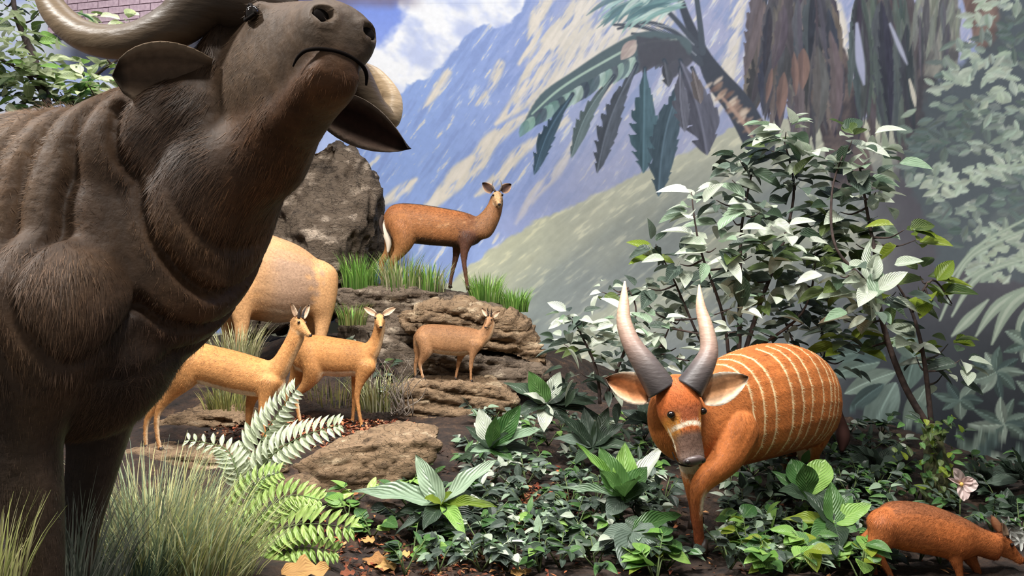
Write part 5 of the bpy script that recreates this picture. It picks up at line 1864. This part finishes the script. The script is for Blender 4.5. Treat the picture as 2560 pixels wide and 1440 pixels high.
# variegated yellow-green plants along the bottom right
for i, (px, py, Y, lab) in enumerate([(1870, 1385, 4.45, 'yellow-green leafy plant right of the bongo\'s front hoof'), (1960, 1330, 4.55, 'yellow-green leafy plant with the palest leaves under the bongo\'s belly'), (2060, 1410, 4.35, 'yellow-green leafy plant at the bottom edge under the star-shaped plant'),
                                      (1640, 1480, 4.15, 'yellow-green leafy plant cut by the bottom edge below the bongo\'s hoof'), (1930, 1440, 4.2, 'yellow-green leafy plant at the bottom edge between the bongo and the star-shaped plant'), (2150, 1430, 4.25, 'yellow-green leafy plant at the small red antelope\'s hind hooves'), (1890, 1290, 4.85, 'yellow-green leafy plant just behind the bongo\'s stepping leg')]):
    bushlet('leafy_plant', lab, px, py, Y, .2, 24, ['bright', 'mid', 'bright', 'yellow', 'mid'], 'ovate', .12, .085, 340 + i)
# dark ground cover over the soil in front of and around the bongo
GC = []
def gc_zone(px, py):
    if py < 1130 and px < 1700:
        return 'between the rocks and the bongo\'s head'
    if py < 1200 and px >= 1700:
        return 'in the shade behind the bongo\'s legs'
    if px < 1330:
        return 'around the silver-veined broad-leaf plant' if py < 1350 else 'at the bottom edge beside the soil patch'
    if px < 1700:
        return 'left of the bongo\'s forelegs' if py < 1330 else 'at the bottom edge left of the bongo\'s hoof'
    return 'among the yellow-green plants right of the bongo\'s hoof' if py > 1300 else 'under the bongo\'s belly'


for k in range(900):
    px = rg.uniform(1010, 2250); Y = rg.uniform(4.25, 7.4)
    x = (px - 1280) / F_PX * Y
    z = gz(x, Y)
    py = 720 + (CAM_Z - z) / Y * F_PX
    if py < 990 or (px < 1180 and Y > 5.3) or py > 1470:
        continue
    if any(math.hypot(px - a, (py - c) * 1.6) < 38 for a, c in GC):
        continue
    if abs(px - 1740) < 70 and py > 1225:
        continue
    if 1330 < px < 1400 and 1190 < py < 1290:
        continue
    GC.append((px, py))
    kind = rg.random()
    mats = ['deep', 'dark', 'deep', 'silver', 'dark', 'mid'] if kind < .6 else ['deep', 'silver', 'pale', 'deep', 'deep'] if kind < .88 else ['mid', 'dark', 'bright']  # silver and pale leaves imitate highlights on the dark ground cover
    bushlet('ground_cover_plant', 'low dark small-leaved ground cover plant ' + gc_zone(px, py), px, py, Y, .17, 24, mats, rg.choice(['ovate', 'lance', 'ovate']), .085, .05, 1000 + k, 'ground cover around the bongo')
# behind and beside the small red antelope
for k, (px, py, Y) in enumerate([(2200, 1250, 5.6), (2290, 1220, 5.7), (2400, 1270, 5.3), (2480, 1310, 5.0), (2300, 1400, 4.55), (2350, 1440, 4.5), (2550, 1350, 4.9), (2480, 1420, 4.65), (2250, 1330, 5.0), (2150, 1180, 6.0), (2130, 1260, 5.4), (2240, 1180, 6.3), (2420, 1220, 5.8), (2500, 1250, 5.6), (2560, 1280, 5.4), (2380, 1330, 5.0), (2440, 1200, 6.1), (2560, 1220, 5.9)]):
    bushlet('ground_cover_plant', 'dark small-leaved ground cover plant behind and under the small red antelope', px, py, Y, .2, 22, ['deep', 'dark', 'dark', 'mid'], 'ovate', .08, .045, 1500 + k, 'ground cover around the small red antelope')


# --- ferns: fronds with separate leaflets
def fern(name, label, base, Y, fronds, mat, group=None):
    b = P(base[0], base[1], Y)
    th = Thing(name, label, 'fern', b, group)
    r = random.Random(base[0])
    for (pts, wl, n) in fronds:
        path = [P(x, y, Y + dy) for x, y, dy in pts]
        A, ts = catmull([list(p) for p in path], 10)
        v, f = tube([Vector(a) for a in A], list(np.linspace(.006, .0015, len(A))), 6)
        fr = part(th, 'frond', v, f, M_STEM)
        for i in range(n):
            t = .12 + .86 * i / (n - 1)
            q = t * (len(A) - 1)
            k = min(int(q), len(A) - 2)
            p = Vector(A[k]).lerp(Vector(A[k + 1]), q - k)
            tg = (Vector(A[min(k + 2, len(A) - 1)]) - Vector(A[max(k - 1, 0)])).normalized()
            nrm = Vector((0, -.75, .65)); nrm = (nrm - tg * nrm.dot(tg)).normalized()
            sd = nrm.cross(tg)
            L = wl * (1 - .75 * abs(t - .35) ** 1.3 * 1.3) * r.uniform(.9, 1.1)
            L = max(L, wl * .2)
            for s in (-1, 1):
                put_leaf(th, lm('lance', mat, bend=.15, fold=.3), p, sd * s + tg * .55 + nrm * .12, nrm + rv(r, .15), L, L * .26 + .006, 'leaflet', fr)
    return th


fern('fern', 'silvery fern with tall arching fronds in front of the nearest fawn antelope', (600, 1230), 4.3,
     [([(610, 1230, 0), (640, 1130, .05), (690, 1040, .05), (740, 975, .0)], .15, 17), ([(620, 1230, 0), (680, 1140, -.05), (760, 1090, -.1), (850, 1062, -.12)], .14, 16), ([(600, 1230, 0), (590, 1170, .0), (560, 1120, .05), (470, 1100, .05)], .10, 13)], 'fernpale')
fern('fern', 'fresh green fern with broad fronds beside the small boulder', (600, 1400), 3.9,
     [([(590, 1400, 0), (660, 1340, -.05), (760, 1310, -.1), (880, 1320, -.12)], .14, 17), ([(590, 1390, 0), (640, 1300, .0), (720, 1240, .0), (800, 1250, .0)], .13, 16), ([(600, 1420, 0), (680, 1390, -.1), (760, 1370, -.15), (840, 1380, -.15)], .12, 15),
      ([(590, 1390, 0), (600, 1290, .05), (640, 1210, .08), (700, 1180, .08)], .12, 15), ([(590, 1420, 0), (640, 1420, -.15), (700, 1430, -.2), (760, 1460, -.2)], .11, 13)], 'fern')


# dark long-leaved plants at the foot of the painted wall
rr_ = random.Random(77)
for k, (px, py, Y, lab) in enumerate([(2450, 1215, 5.9, 'dark long-leaved plant at the wall foot right of the mossy stump'), (2545, 1200, 5.7, 'dark long-leaved plant at the right edge by the painted wall'), (2190, 1170, 6.3, 'dark long-leaved plant at the wall foot behind the bongo\'s tail'), (2520, 1290, 5.2, 'grey-green long-leaved plant behind the star flowers'), (1620, 1060, 6.6, 'dark long-leaved plant hidden behind the bongo\'s right ear'), (1420, 1010, 6.9, 'dark long-leaved plant at the wall foot left of the low narrow-leaved shrub')]):
    lv = []
    for i in range(11):
        a = math.pi * (i + .5) / 11 + rr_.uniform(-.15, .15)
        R = rr_.uniform(60, 105)
        lv.append((px + R * math.cos(a), py - R * math.sin(a) * .85 + 12, rr_.uniform(-.25, .15), rr_.uniform(.075, .11), 'lance', rr_.choice(['deep', 'dark', 'deep']), rr_.uniform(.1, .3)))
    rosette('broad_leaf_plant', lab, (px, py), Y, lv)

# ------------------------------------------------------------------ grasses
def grass_tuft(name, label, px, py, Y, R, Hh, n, cols, spread=.5, wid=.006, seed=0, group=None, lean=(0, 0)):
    r = random.Random(seed)
    b = P(px, py, Y)
    V, Fc, Cc = [], [], []
    for i in range(n):
        a = r.uniform(0, 6.283); rr = R * math.sqrt(r.random())
        p = b + Vector((math.cos(a) * rr, math.sin(a) * rr, -.05))
        h = Hh * r.uniform(.55, 1.1)
        out = Vector((math.cos(a) * r.uniform(.1, 1) + lean[0] + r.uniform(-.25, .25), math.sin(a) * r.uniform(.1, 1) + lean[1] + r.uniform(-.25, .25), 0)) * spread * h
        sd = Vector((-out.y, out.x, 0))
        sd = sd.normalized() if sd.length > 1e-4 else Vector((1, 0, 0))
        sd = (sd + Vector((.6, 0, 0)) * r.choice((-1, 1))).normalized()
        w = wid * r.uniform(.6, 1.3)
        c = np.array(r.choice(cols), float) * r.uniform(.75, 1.15)
        o = len(V)
        for k in range(5):
            t = k / 4
            q = p + Vector((0, 0, h * (t - .18 * t * t * spread * 2))) + out * (t ** 1.8)
            ww = w * (1 - t ** 1.6) + .0004
            V.append(q - sd * ww / 2); V.append(q + sd * ww / 2)
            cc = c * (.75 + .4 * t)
            Cc += [cc, cc]
        for k in range(4):
            Fc.append((o + 2 * k, o + 2 * k + 1, o + 2 * k + 3, o + 2 * k + 2))
    return solo(name, V, Fc, M_GRASS, label, 'grass', tuple(b), group, True, lin(np.clip(np.array(Cc), 0, 255)))


M_GRASS = mat_attr('grass_blades', .5, .35, 8, .1, 0, trans=.4)
GB = [(184, 194, 150), (206, 210, 160), (158, 174, 138), (222, 218, 166), (134, 154, 126), (214, 206, 146)]
GY = [(206, 206, 140), (190, 196, 124), (220, 214, 160), (170, 180, 112)]
GG = [(120, 168, 72), (144, 188, 86), (100, 146, 60), (168, 198, 108)]
GD = [(182, 182, 130), (204, 200, 152), (150, 156, 110), (220, 214, 176)]
GT = [(140, 142, 82), (168, 166, 98), (116, 124, 72), (186, 178, 116)]
grass_tuft('grass_tuft', 'large blue-green grass tuft in front of the buffalo\'s far foreleg', 370, 1490, 3.2, .2, .70, 760, GB, .55, .0085, 1)
grass_tuft('grass_tuft', 'big pale green grass tuft between the buffalo and the green fern', 490, 1500, 3.3, .2, .62, 680, GB + GY, .55, .0085, 2, None, (.2, 0))
grass_tuft('grass_tuft', 'sparse silvery grass blades around the buffalo\'s lower legs', 200, 1480, 2.45, .12, .44, 170, [(168, 176, 158), (140, 152, 134), (190, 194, 176)], .45, .0055, 3, None, (.25, 0))
grass_tuft('grass_tuft', 'yellow-green grass tuft in the lower left corner', -30, 1500, 2.0, .07, .32, 130, GY, .35, .006, 4)
grass_tuft('grass_tuft', 'dark green grass tuft at the bottom between the two large grass tufts', 300, 1540, 2.9, .14, .42, 260, [(84, 104, 84), (110, 126, 96), (66, 84, 70)], .5, .007, 5)
grass_tuft('grass_tuft', 'pale dry grass tuft behind the back of the nearest fawn antelope', 590, 900, 7.0, .2, .42, 240, GD, .5, .011, 6)
grass_tuft('grass_tuft', 'olive grass tuft under the belly of the nearest fawn antelope', 570, 1035, 6.75, .17, .36, 260, GT, .4, .011, 7)
grass_tuft('grass_tuft', 'dark olive grass tuft behind the legs of the second fawn antelope', 830, 1035, 7.5, .26, .46, 300, GT + [(60, 66, 40)], .35, .012, 8)
grass_tuft('grass_tuft', 'pale olive grass tuft right of the second fawn antelope\'s forelegs', 940, 1010, 7.3, .2, .38, 200, GT + GD, .5, .011, 9)
grass_tuft('grass_tuft', 'green grass tuft at the foot of the tall boulder', 900, 712, 8.55, .18, .44, 240, GG, .45, .012, 10)
grass_tuft('grass_tuft', 'green grass tuft hiding the hind legs of the antelope on the ledge', 1000, 716, 8.35, .19, .46, 260, GG + GD, .45, .012, 11)
grass_tuft('grass_tuft', 'thin green grass tuft under the belly of the antelope on the ledge', 1075, 718, 8.4, .16, .36, 200, GG + GD, .45, .012, 12)
grass_tuft('grass_tuft', 'bright green grass tuft just right of the ledge antelope\'s forelegs', 1215, 745, 8.4, .17, .36, 280, GG, .45, .012, 13)
grass_tuft('grass_tuft', 'bright green grass tuft at the outer end of the upper ledge', 1285, 768, 8.45, .15, .30, 260, GG, .5, .012, 14)
grass_tuft('grass_tuft', 'green grass tuft growing on the shaded bank right of the eland', 880, 800, 7.9, .13, .26, 150, GT + GG, .5, .011, 15)


# ------------------------------------------------------------------ shrubs with pale leaves in front of the painted jungle
def shrub(name, label, base, stem_lines, clusters, seed, Y, mats, Lf=.2, Wf=.105, group=None, cat='shrub', flat=.9, bark=None, dens=1.45):
    """clusters: (px, py, radius px, leaves, tone)"""
    r = random.Random(seed)
    b = P(base[0], base[1], Y)
    th = Thing(name, label, cat, b, group)
    tips = []
    for pts, r0, r1 in stem_lines:
        path = [P(x, y, Y + dy) for x, y, dy in pts]
        v, f = stube(path, list(np.linspace(r0, r1, len(path))), 7, 5)
        part(th, 'stem', v, f, bark or M_BARK)
        A, _ = catmull([list(p) for p in path], 6)
        tips += [Vector(a) for a in A[4:]]
    for (px, py, R, n, tone) in clusters:
        c = P(px, py, Y + r.uniform(-.3, .3))
        near = min(tips, key=lambda q: (q - c).length + .6 * max(0, q.z - c.z))
        mid = near.lerp(c, .55) + Vector((0, 0, -.03))
        v, f = stube([near, mid, c], [.009, .006, .003], 6, 4)
        part(th, 'twig', v, f, bark or M_BARK)
        Rm = R / F_PX * Y
        for i in range(int(n * dens)):
            o = Vector((r.gauss(0, .5), r.gauss(0, .4), r.gauss(0, .42))) * Rm
            p = c + o
            d = o.normalized() + rv(r, .6); d.z = d.z * .35 - .05
            nr = Vector((r.uniform(-.5, .5), r.uniform(-1.0, .0), flat)) + rv(r, .25)
            m = r.choice(mats[tone])
            k = r.uniform(.6, 1.25)
            put_leaf(th, lm('ovate', m, bend=.15, fold=.25), p, d, nr, Lf * k, Wf * k)
    return th


TONE = {'p': ['pale', 'pale', 'pale', 'silver', 'deep'], 'o': ['olive', 'olive', 'dark', 'pale'], 'm': ['pale', 'deep', 'olive', 'pale', 'dark'], 'y': ['yellow', 'yellow', 'olive'], 'd': ['deep', 'dark', 'deep', 'pale']}
shrub('shrub', 'tall pale-leaved shrub rising behind the bongo\'s horns', (1840, 1020), [
    ([(1840, 1020, 0), (1848, 850, 0), (1850, 700, .05), (1855, 560, .1), (1880, 430, .1)], .022, .007),
    ([(1830, 1010, 0), (1810, 800, -.1), (1750, 620, -.15), (1728, 480, -.15)], .016, .004),
    ([(1838, 960, 0), (1900, 760, .1), (1960, 600, .15), (1985, 470, .15), (1960, 350, .15)], .02, .006),
    ([(1830, 1000, 0), (1750, 850, .1), (1680, 690, .1), (1640, 620, .1)], .014, .004),
    ([(1845, 900, 0), (1990, 800, -.1), (2030, 720, -.1)], .014, .005)],
    [(1965, 330, 48, 13, 'p'), (1925, 375, 36, 7, 'm'), (1850, 400, 40, 9, 'd'), (1830, 450, 40, 9, 'p'), (2010, 400, 44, 10, 'p'), (1990, 460, 46, 10, 'm'), (1790, 500, 26, 4, 'd'), (1735, 530, 40, 6, 'p'), (1830, 545, 60, 12, 'p'), (1900, 530, 50, 9, 'p'),
     (1790, 620, 55, 12, 'p'), (1880, 640, 60, 11, 'o'), (1960, 590, 60, 12, 'm'), (1640, 610, 26, 4, 'd'), (1640, 640, 20, 3, 'y'), (1700, 660, 46, 7, 'p'), (1990, 680, 60, 12, 'm'), (1910, 740, 55, 10, 'o'), (1800, 720, 60, 9, 'p'), (1700, 740, 50, 9, 'p'), (1860, 690, 50, 9, 'p'),
     (1620, 720, 40, 6, 'd'), (2050, 560, 50, 10, 'm'), (2040, 630, 50, 10, 'o'), (2000, 760, 50, 9, 'd')], 11, 6.1, TONE, .20, .10, dens=1.75)
shrub('shrub', 'reddish-stemmed shrub with yellow-green leaves leaning out of the mossy stump', (2330, 1080), [
    ([(2330, 1080, 0), (2260, 960, 0), (2205, 800, .05), (2190, 650, .05), (2170, 540, .1), (2150, 420, .1)], .026, .008),
    ([(2330, 1080, 0), (2310, 900, -.05), (2280, 780, -.05), (2230, 690, -.05)], .02, .006),
    ([(2205, 800, .05), (2180, 720, 0), (2090, 620, 0), (2080, 480, .05), (2110, 380, .05)], .016, .005),
    ([(2280, 780, -.05), (2330, 700, -.1), (2380, 760, -.1)], .012, .004)],
    [(2130, 350, 46, 7, 'o'), (2165, 400, 60, 11, 'p'), (2120, 450, 60, 13, 'p'), (2190, 480, 46, 7, 'p'), (2100, 530, 60, 12, 'm'), (2180, 545, 30, 3, 'p'), (2260, 575, 30, 4, 'y'), (2290, 600, 26, 3, 'y'), (2140, 610, 60, 12, 'o'), (2100, 690, 60, 11, 'm'), (2170, 700, 60, 10, 'p'),
     (2300, 690, 46, 6, 'y'), (2330, 740, 40, 5, 'y'), (2240, 730, 44, 6, 'y'), (2180, 770, 60, 10, 'p'), (2110, 800, 60, 10, 'd'), (2220, 830, 56, 8, 'o'), (2370, 860, 30, 4, 'y'), (2290, 860, 40, 5, 'p'), (2130, 860, 50, 6, 'y'), (2400, 900, 40, 5, 'p'), (2290, 890, 30, 3, 'o'), (2360, 930, 34, 4, 'p')], 12, 5.75, TONE, .20, .11, dens=1.6)
shrub('shrub', 'low dark shrub of narrow silvery leaves left of the bongo\'s horns', (1500, 1010), [
    ([(1500, 1010, 0), (1490, 920, 0), (1450, 830, 0), (1430, 790, 0)], .014, .004), ([(1510, 1000, 0), (1560, 880, 0), (1590, 780, 0), (1570, 720, 0)], .014, .004), ([(1520, 1000, 0), (1640, 880, .05), (1680, 800, .05)], .014, .004)],
    [(1430, 800, 50, 12, 'p'), (1470, 790, 36, 6, 'd'), (1410, 860, 40, 9, 'd'), (1470, 860, 60, 14, 'm'), (1530, 720, 24, 4, 'd'), (1505, 730, 18, 3, 'o'), (1560, 800, 50, 9, 'p'), (1620, 760, 50, 9, 'p'), (1640, 830, 60, 14, 'p'), (1560, 870, 50, 12, 'd'), (1690, 870, 60, 14, 'p'),
     (1620, 900, 50, 10, 'd'), (1450, 930, 60, 12, 'd'), (1700, 800, 46, 9, 'p'), (1840, 830, 60, 12, 'd'), (1780, 900, 60, 12, 'd'), (1540, 940, 60, 12, 'd'), (1830, 770, 40, 8, 'p')], 13, 6.0, TONE, .15, .065)
shrub('shrub', 'dense dark shrub between the bongo\'s back and the painted leaves', (2050, 1060), [
    ([(2050, 1060, 0), (2000, 900, 0), (1960, 800, 0)], .018, .006), ([(2050, 1060, 0), (2060, 900, 0), (2050, 790, 0)], .018, .006)],
    [(1960, 820, 60, 12, 'd'), (2020, 800, 60, 12, 'd'), (2080, 830, 60, 12, 'd'), (2050, 880, 60, 10, 'd'), (1900, 830, 60, 12, 'd'), (2110, 900, 50, 8, 'd')], 14, 6.5, TONE, .14, .06)
# leafy tree behind the buffalo on the left
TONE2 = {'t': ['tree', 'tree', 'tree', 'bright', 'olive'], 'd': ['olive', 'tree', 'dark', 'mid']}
shrub('tree', 'leafy sunlit tree behind the buffalo\'s back at the upper left', (140, 760), [
    ([(140, 760, 0), (150, 520, 0), (130, 320, 0), (90, 160, .1), (40, 40, .1), (30, -60, .1)], .05, .012),
    ([(135, 380, 0), (200, 240, .1), (250, 180, .1), (330, 130, .1)], .025, .006), ([(110, 240, 0), (60, 180, -.1), (-40, 130, -.1)], .02, .006), ([(140, 350, 0), (240, 290, .1), (420, 130, .2), (480, 40, .2)], .02, .006)],
    [(20, 40, 60, 10, 't'), (70, 90, 50, 6, 't'), (30, 150, 80, 24, 't'), (110, 170, 70, 20, 't'), (60, 220, 80, 26, 't'), (150, 230, 70, 22, 't'), (220, 210, 70, 20, 't'), (20, 260, 70, 22, 'd'), (120, 270, 60, 18, 'd'), (200, 260, 60, 16, 'd'), (270, 240, 50, 14, 't'), (-60, 180, 80, 16, 't'),
     (250, 190, 40, 8, 't'), (40, 100, 50, 6, 't'), (210, 40, 30, 4, 't'), (240, 75, 26, 4, 'd'), (310, 55, 24, 4, 't'), (180, 320, 80, 16, 'd'), (60, 340, 80, 16, 'd'), (10, 10, 40, 6, 'd'), (100, 30, 40, 5, 't')], 15, 6.0, TONE2, .13, .065, None, 'tree', .7, None, 2.1)

# mossy stump carrying the reddish shrub, orchid and star flowers
st = Thing('mossy_stump', 'mossy dark stump with small leaves beneath the reddish shrub', 'stump', P(2330, 1230, 5.6))
v, f = stube([P(2350, 1260, 5.6), P(2345, 1190, 5.62), P(2335, 1120, 5.66), P(2330, 1060, 5.7)], [.12, .09, .07, .045], 12, 5)
part(st, 'trunk', v, f, mat_bark('moss_bark', (34, 34, 22), (82, 84, 44)))
r = random.Random(3)
for i in range(130):
    p = P(2335 + r.gauss(0, 40), r.uniform(1040, 1250), 5.5 + r.uniform(-.05, .1))
    put_leaf(st, lm('ovate', r.choice(['olive', 'dark', 'olive', 'mid', 'yellow'])), p, rv(r) + Vector((0, -.4, .2)), Vector((0, -.6, .7)), .07 * r.uniform(.6, 1.3), .04)
orc = Thing('orchid', 'pale pink orchid flower beside the mossy stump', 'flower', P(2400, 1260, 5.3))
v, f = stube([P(2400, 1260, 5.3), P(2408, 1235, 5.28), P(2404, 1212, 5.26)], [.005, .004, .003], 6)
part(orc, 'stem', v, f, M_STEM)
for (tx, ty, w) in [(2388, 1172, .075), (2446, 1212, .10), (2412, 1252, .085), (2374, 1196, .03), (2432, 1196, .06)]:
    b = P(2404, 1210, 5.25); t = P(tx, ty, 5.2)
    put_leaf(orc, lm('round', 'petal', bend=.1), b, t - b, Vector((0, -1, .2)), (t - b).length, w, 'petal')
v, f = ellipsoid(P(2404, 1211, 5.23), .012, .012, .014)
part(orc, 'flower_centre', v, f, mat_simple('orchid_centre', (214, 176, 96), .5))
for q, (fx, fy) in enumerate([(2520, 1322), (2550, 1345)]):
    fl = Thing('star_flower', ['white star flower above the small red antelope\'s forehead', 'white star flower at the right edge beside the red antelope\'s ear'][q], 'flower', P(fx, fy + 40, 4.7), 'white star flowers')
    v, f = stube([P(fx, fy + 40, 4.7), P(fx, fy + 4, 4.7)], [.004, .003], 6)
    part(fl, 'stem', v, f, M_STEM)
    for i in range(11):
        a = i / 11 * 6.283
        b = P(fx, fy, 4.69)
        put_leaf(fl, lm('lance', 'white', bend=.1), b, Vector((math.cos(a), -.35, math.sin(a) * .8 + .2)), Vector((0, -1, .3)), .085, .022, 'petal')

# bare grey twigs beside the flat-topped rock
tw = Thing('twig_bush', 'bare grey twiggy bush left of the flat-topped rock', 'shrub', P(1000, 1040, 7.25))
r = random.Random(9)
for i in range(26):
    p = P(1000 + r.uniform(-40, 40), 1040, 7.2)
    q = [p]
    for k in range(4):
        q.append(q[-1] + Vector((r.uniform(-.09, .11), r.uniform(-.06, .06), r.uniform(.04, .16))))
    v, f = stube(q, [.006, .005, .004, .003, .0015], 5, 3)
    part(tw, 'twig', v, f, M_TWIG)
for k, (px, py, Y) in enumerate([(930, 1000, 7.4), (960, 950, 7.7), (900, 960, 7.8), (1020, 930, 7.8)]):
    bushlet('leafy_plant', ['small leafy plant between the second fawn antelope and the twiggy bush', 'small leafy plant on the bank above the twiggy bush', 'small leafy plant behind the second fawn antelope\'s chest', 'small leafy plant left of the smallest antelope\'s hind legs'][k], px, py, Y, .18, 18, ['olive', 'deep', 'dark', 'pale'], 'ovate', .09, .05, 1700 + k)

# ------------------------------------------------------------------ litter
def litter(name, label, regions, n, mats_rgb, size, seed):
    r = random.Random(seed)
    V, Fc, Cc = [], [], []
    for i in range(n):
        x0, x1, y0, y1 = r.choice(regions)
        x = r.uniform(x0, x1); y = r.uniform(y0, y1)
        z = gz(x, y) + r.uniform(.005, .03)
        s = size * r.uniform(.5, 1.3)
        a = r.uniform(0, 6.283)
        d = Vector((math.cos(a), math.sin(a), r.uniform(-.4, .5))).normalized() * s
        e = d.cross(Vector((r.uniform(-.4, .4), r.uniform(-.4, .4), 1)).normalized()) * .45
        p = Vector((x, y, z))
        o = len(V)
        lift = Vector((0, 0, s * r.uniform(0, .3)))
        V += [p - d * .5, p + e * .5 + lift, p + d * .5 + lift * .5, p - e * .5 + lift]
        Fc += [(o, o + 1, o + 2), (o, o + 2, o + 3)]
        c = np.array(r.choice(mats_rgb), float) * r.uniform(.6, 1.2)
        Cc += [c] * 4
    b = Vector(V[0])
    return solo(name, V, Fc, M_LITTER, label, 'leaf litter', tuple(b), None, False, lin(np.clip(np.array(Cc), 0, 255)), 'stuff')


M_LITTER = mat_attr('dry_leaf_litter', .7, .2, 20, .2, 0)
litter('leaf_litter', 'reddish dry leaf litter on the ledge around the fawn antelopes', [(-2.3, -1.0, 5.9, 6.9), (-1.9, -.8, 6.3, 7.0)], 1500, [(150, 84, 56), (176, 112, 78), (120, 64, 44), (196, 150, 112), (90, 56, 40)], .05, 41)
litter('leaf_litter', 'brown dry leaf litter on the soil among the ground cover plants', [(-1.0, 2.4, 4.1, 6.2), (0, .4, 4.8, 5.6), (-1.2, 0, 4.0, 4.8)], 2200, [(96, 58, 42), (150, 92, 60), (60, 42, 34), (172, 126, 84), (120, 60, 40)], .045, 42)
for k, (px, py, sz, mt) in enumerate([(765, 1425, .2, 'dry'), (940, 1400, .15, 'dry'), (965, 1415, .12, 'dry'), (1010, 1385, .07, 'dry'), (920, 1350, .08, 'dry'), (1300, 1430, .1, 'dry'), (1070, 1335, .08, 'yellow'), (1350, 1215, .1, 'rust'), (1380, 1235, .09, 'rust'), (1340, 1175, .1, 'rust'), (1320, 1375, .08, 'dry'), (870, 1432, .07, 'rust'), (690, 1428, .07, 'rust')]):
    Y = 4.35
    for _ in range(12):
        x = (px - 1280) / F_PX * Y
        z = gz(x, Y) + .03
        Y = Y + ((CAM_Z - z) * F_PX / max(py - 720, 50) - Y) * .6
    b = P(px, py, Y)
    m = lm('lobed', mt, bend=.1, wav=1.5, seg=10)
    r = random.Random(k)
    d = Vector((r.choice((-1, 1)), r.uniform(-.5, .5), .1)).normalized()
    o = bpy.data.objects.new('dead_leaf', m)
    COL.objects.link(o)
    s_ = Vector((0, -.35, 1)).cross(d).normalized(); n_ = d.cross(s_)
    d = d * sz; b2 = b - d * .5
    o.matrix_basis = Matrix(((d.x, s_.x * sz * .8, n_.x * sz, b2.x), (d.y, s_.y * sz * .8, n_.y * sz, b2.y), (d.z, s_.z * sz * .8, n_.z * sz, b2.z), (0, 0, 0, 1)))
    LAB = ['largest curled tan dead leaf at the bottom edge left of the soil patch', 'tan dead leaf with lobes lying on the bare soil patch', 'tan dead leaf overlapping another on the bare soil patch', 'small tan dead leaf at the right of the bare soil patch', 'tan dead leaf at the top of the bare soil patch',
           'tan dead leaf at the bottom edge below the ground cover', 'yellow fallen leaf below the silver-veined plant', 'rust dead leaf in the red litter patch, middle one', 'rust dead leaf in the red litter patch, lowest one', 'rust dead leaf in the red litter patch, highest one', 'tan dead leaf half under ground cover left of the veined plant', 'small rust dead leaf at the bottom edge of the soil patch', 'small rust dead leaf at the foot of the green fern']
    tag(o, LAB[k], 'leaf', 'fallen leaves')
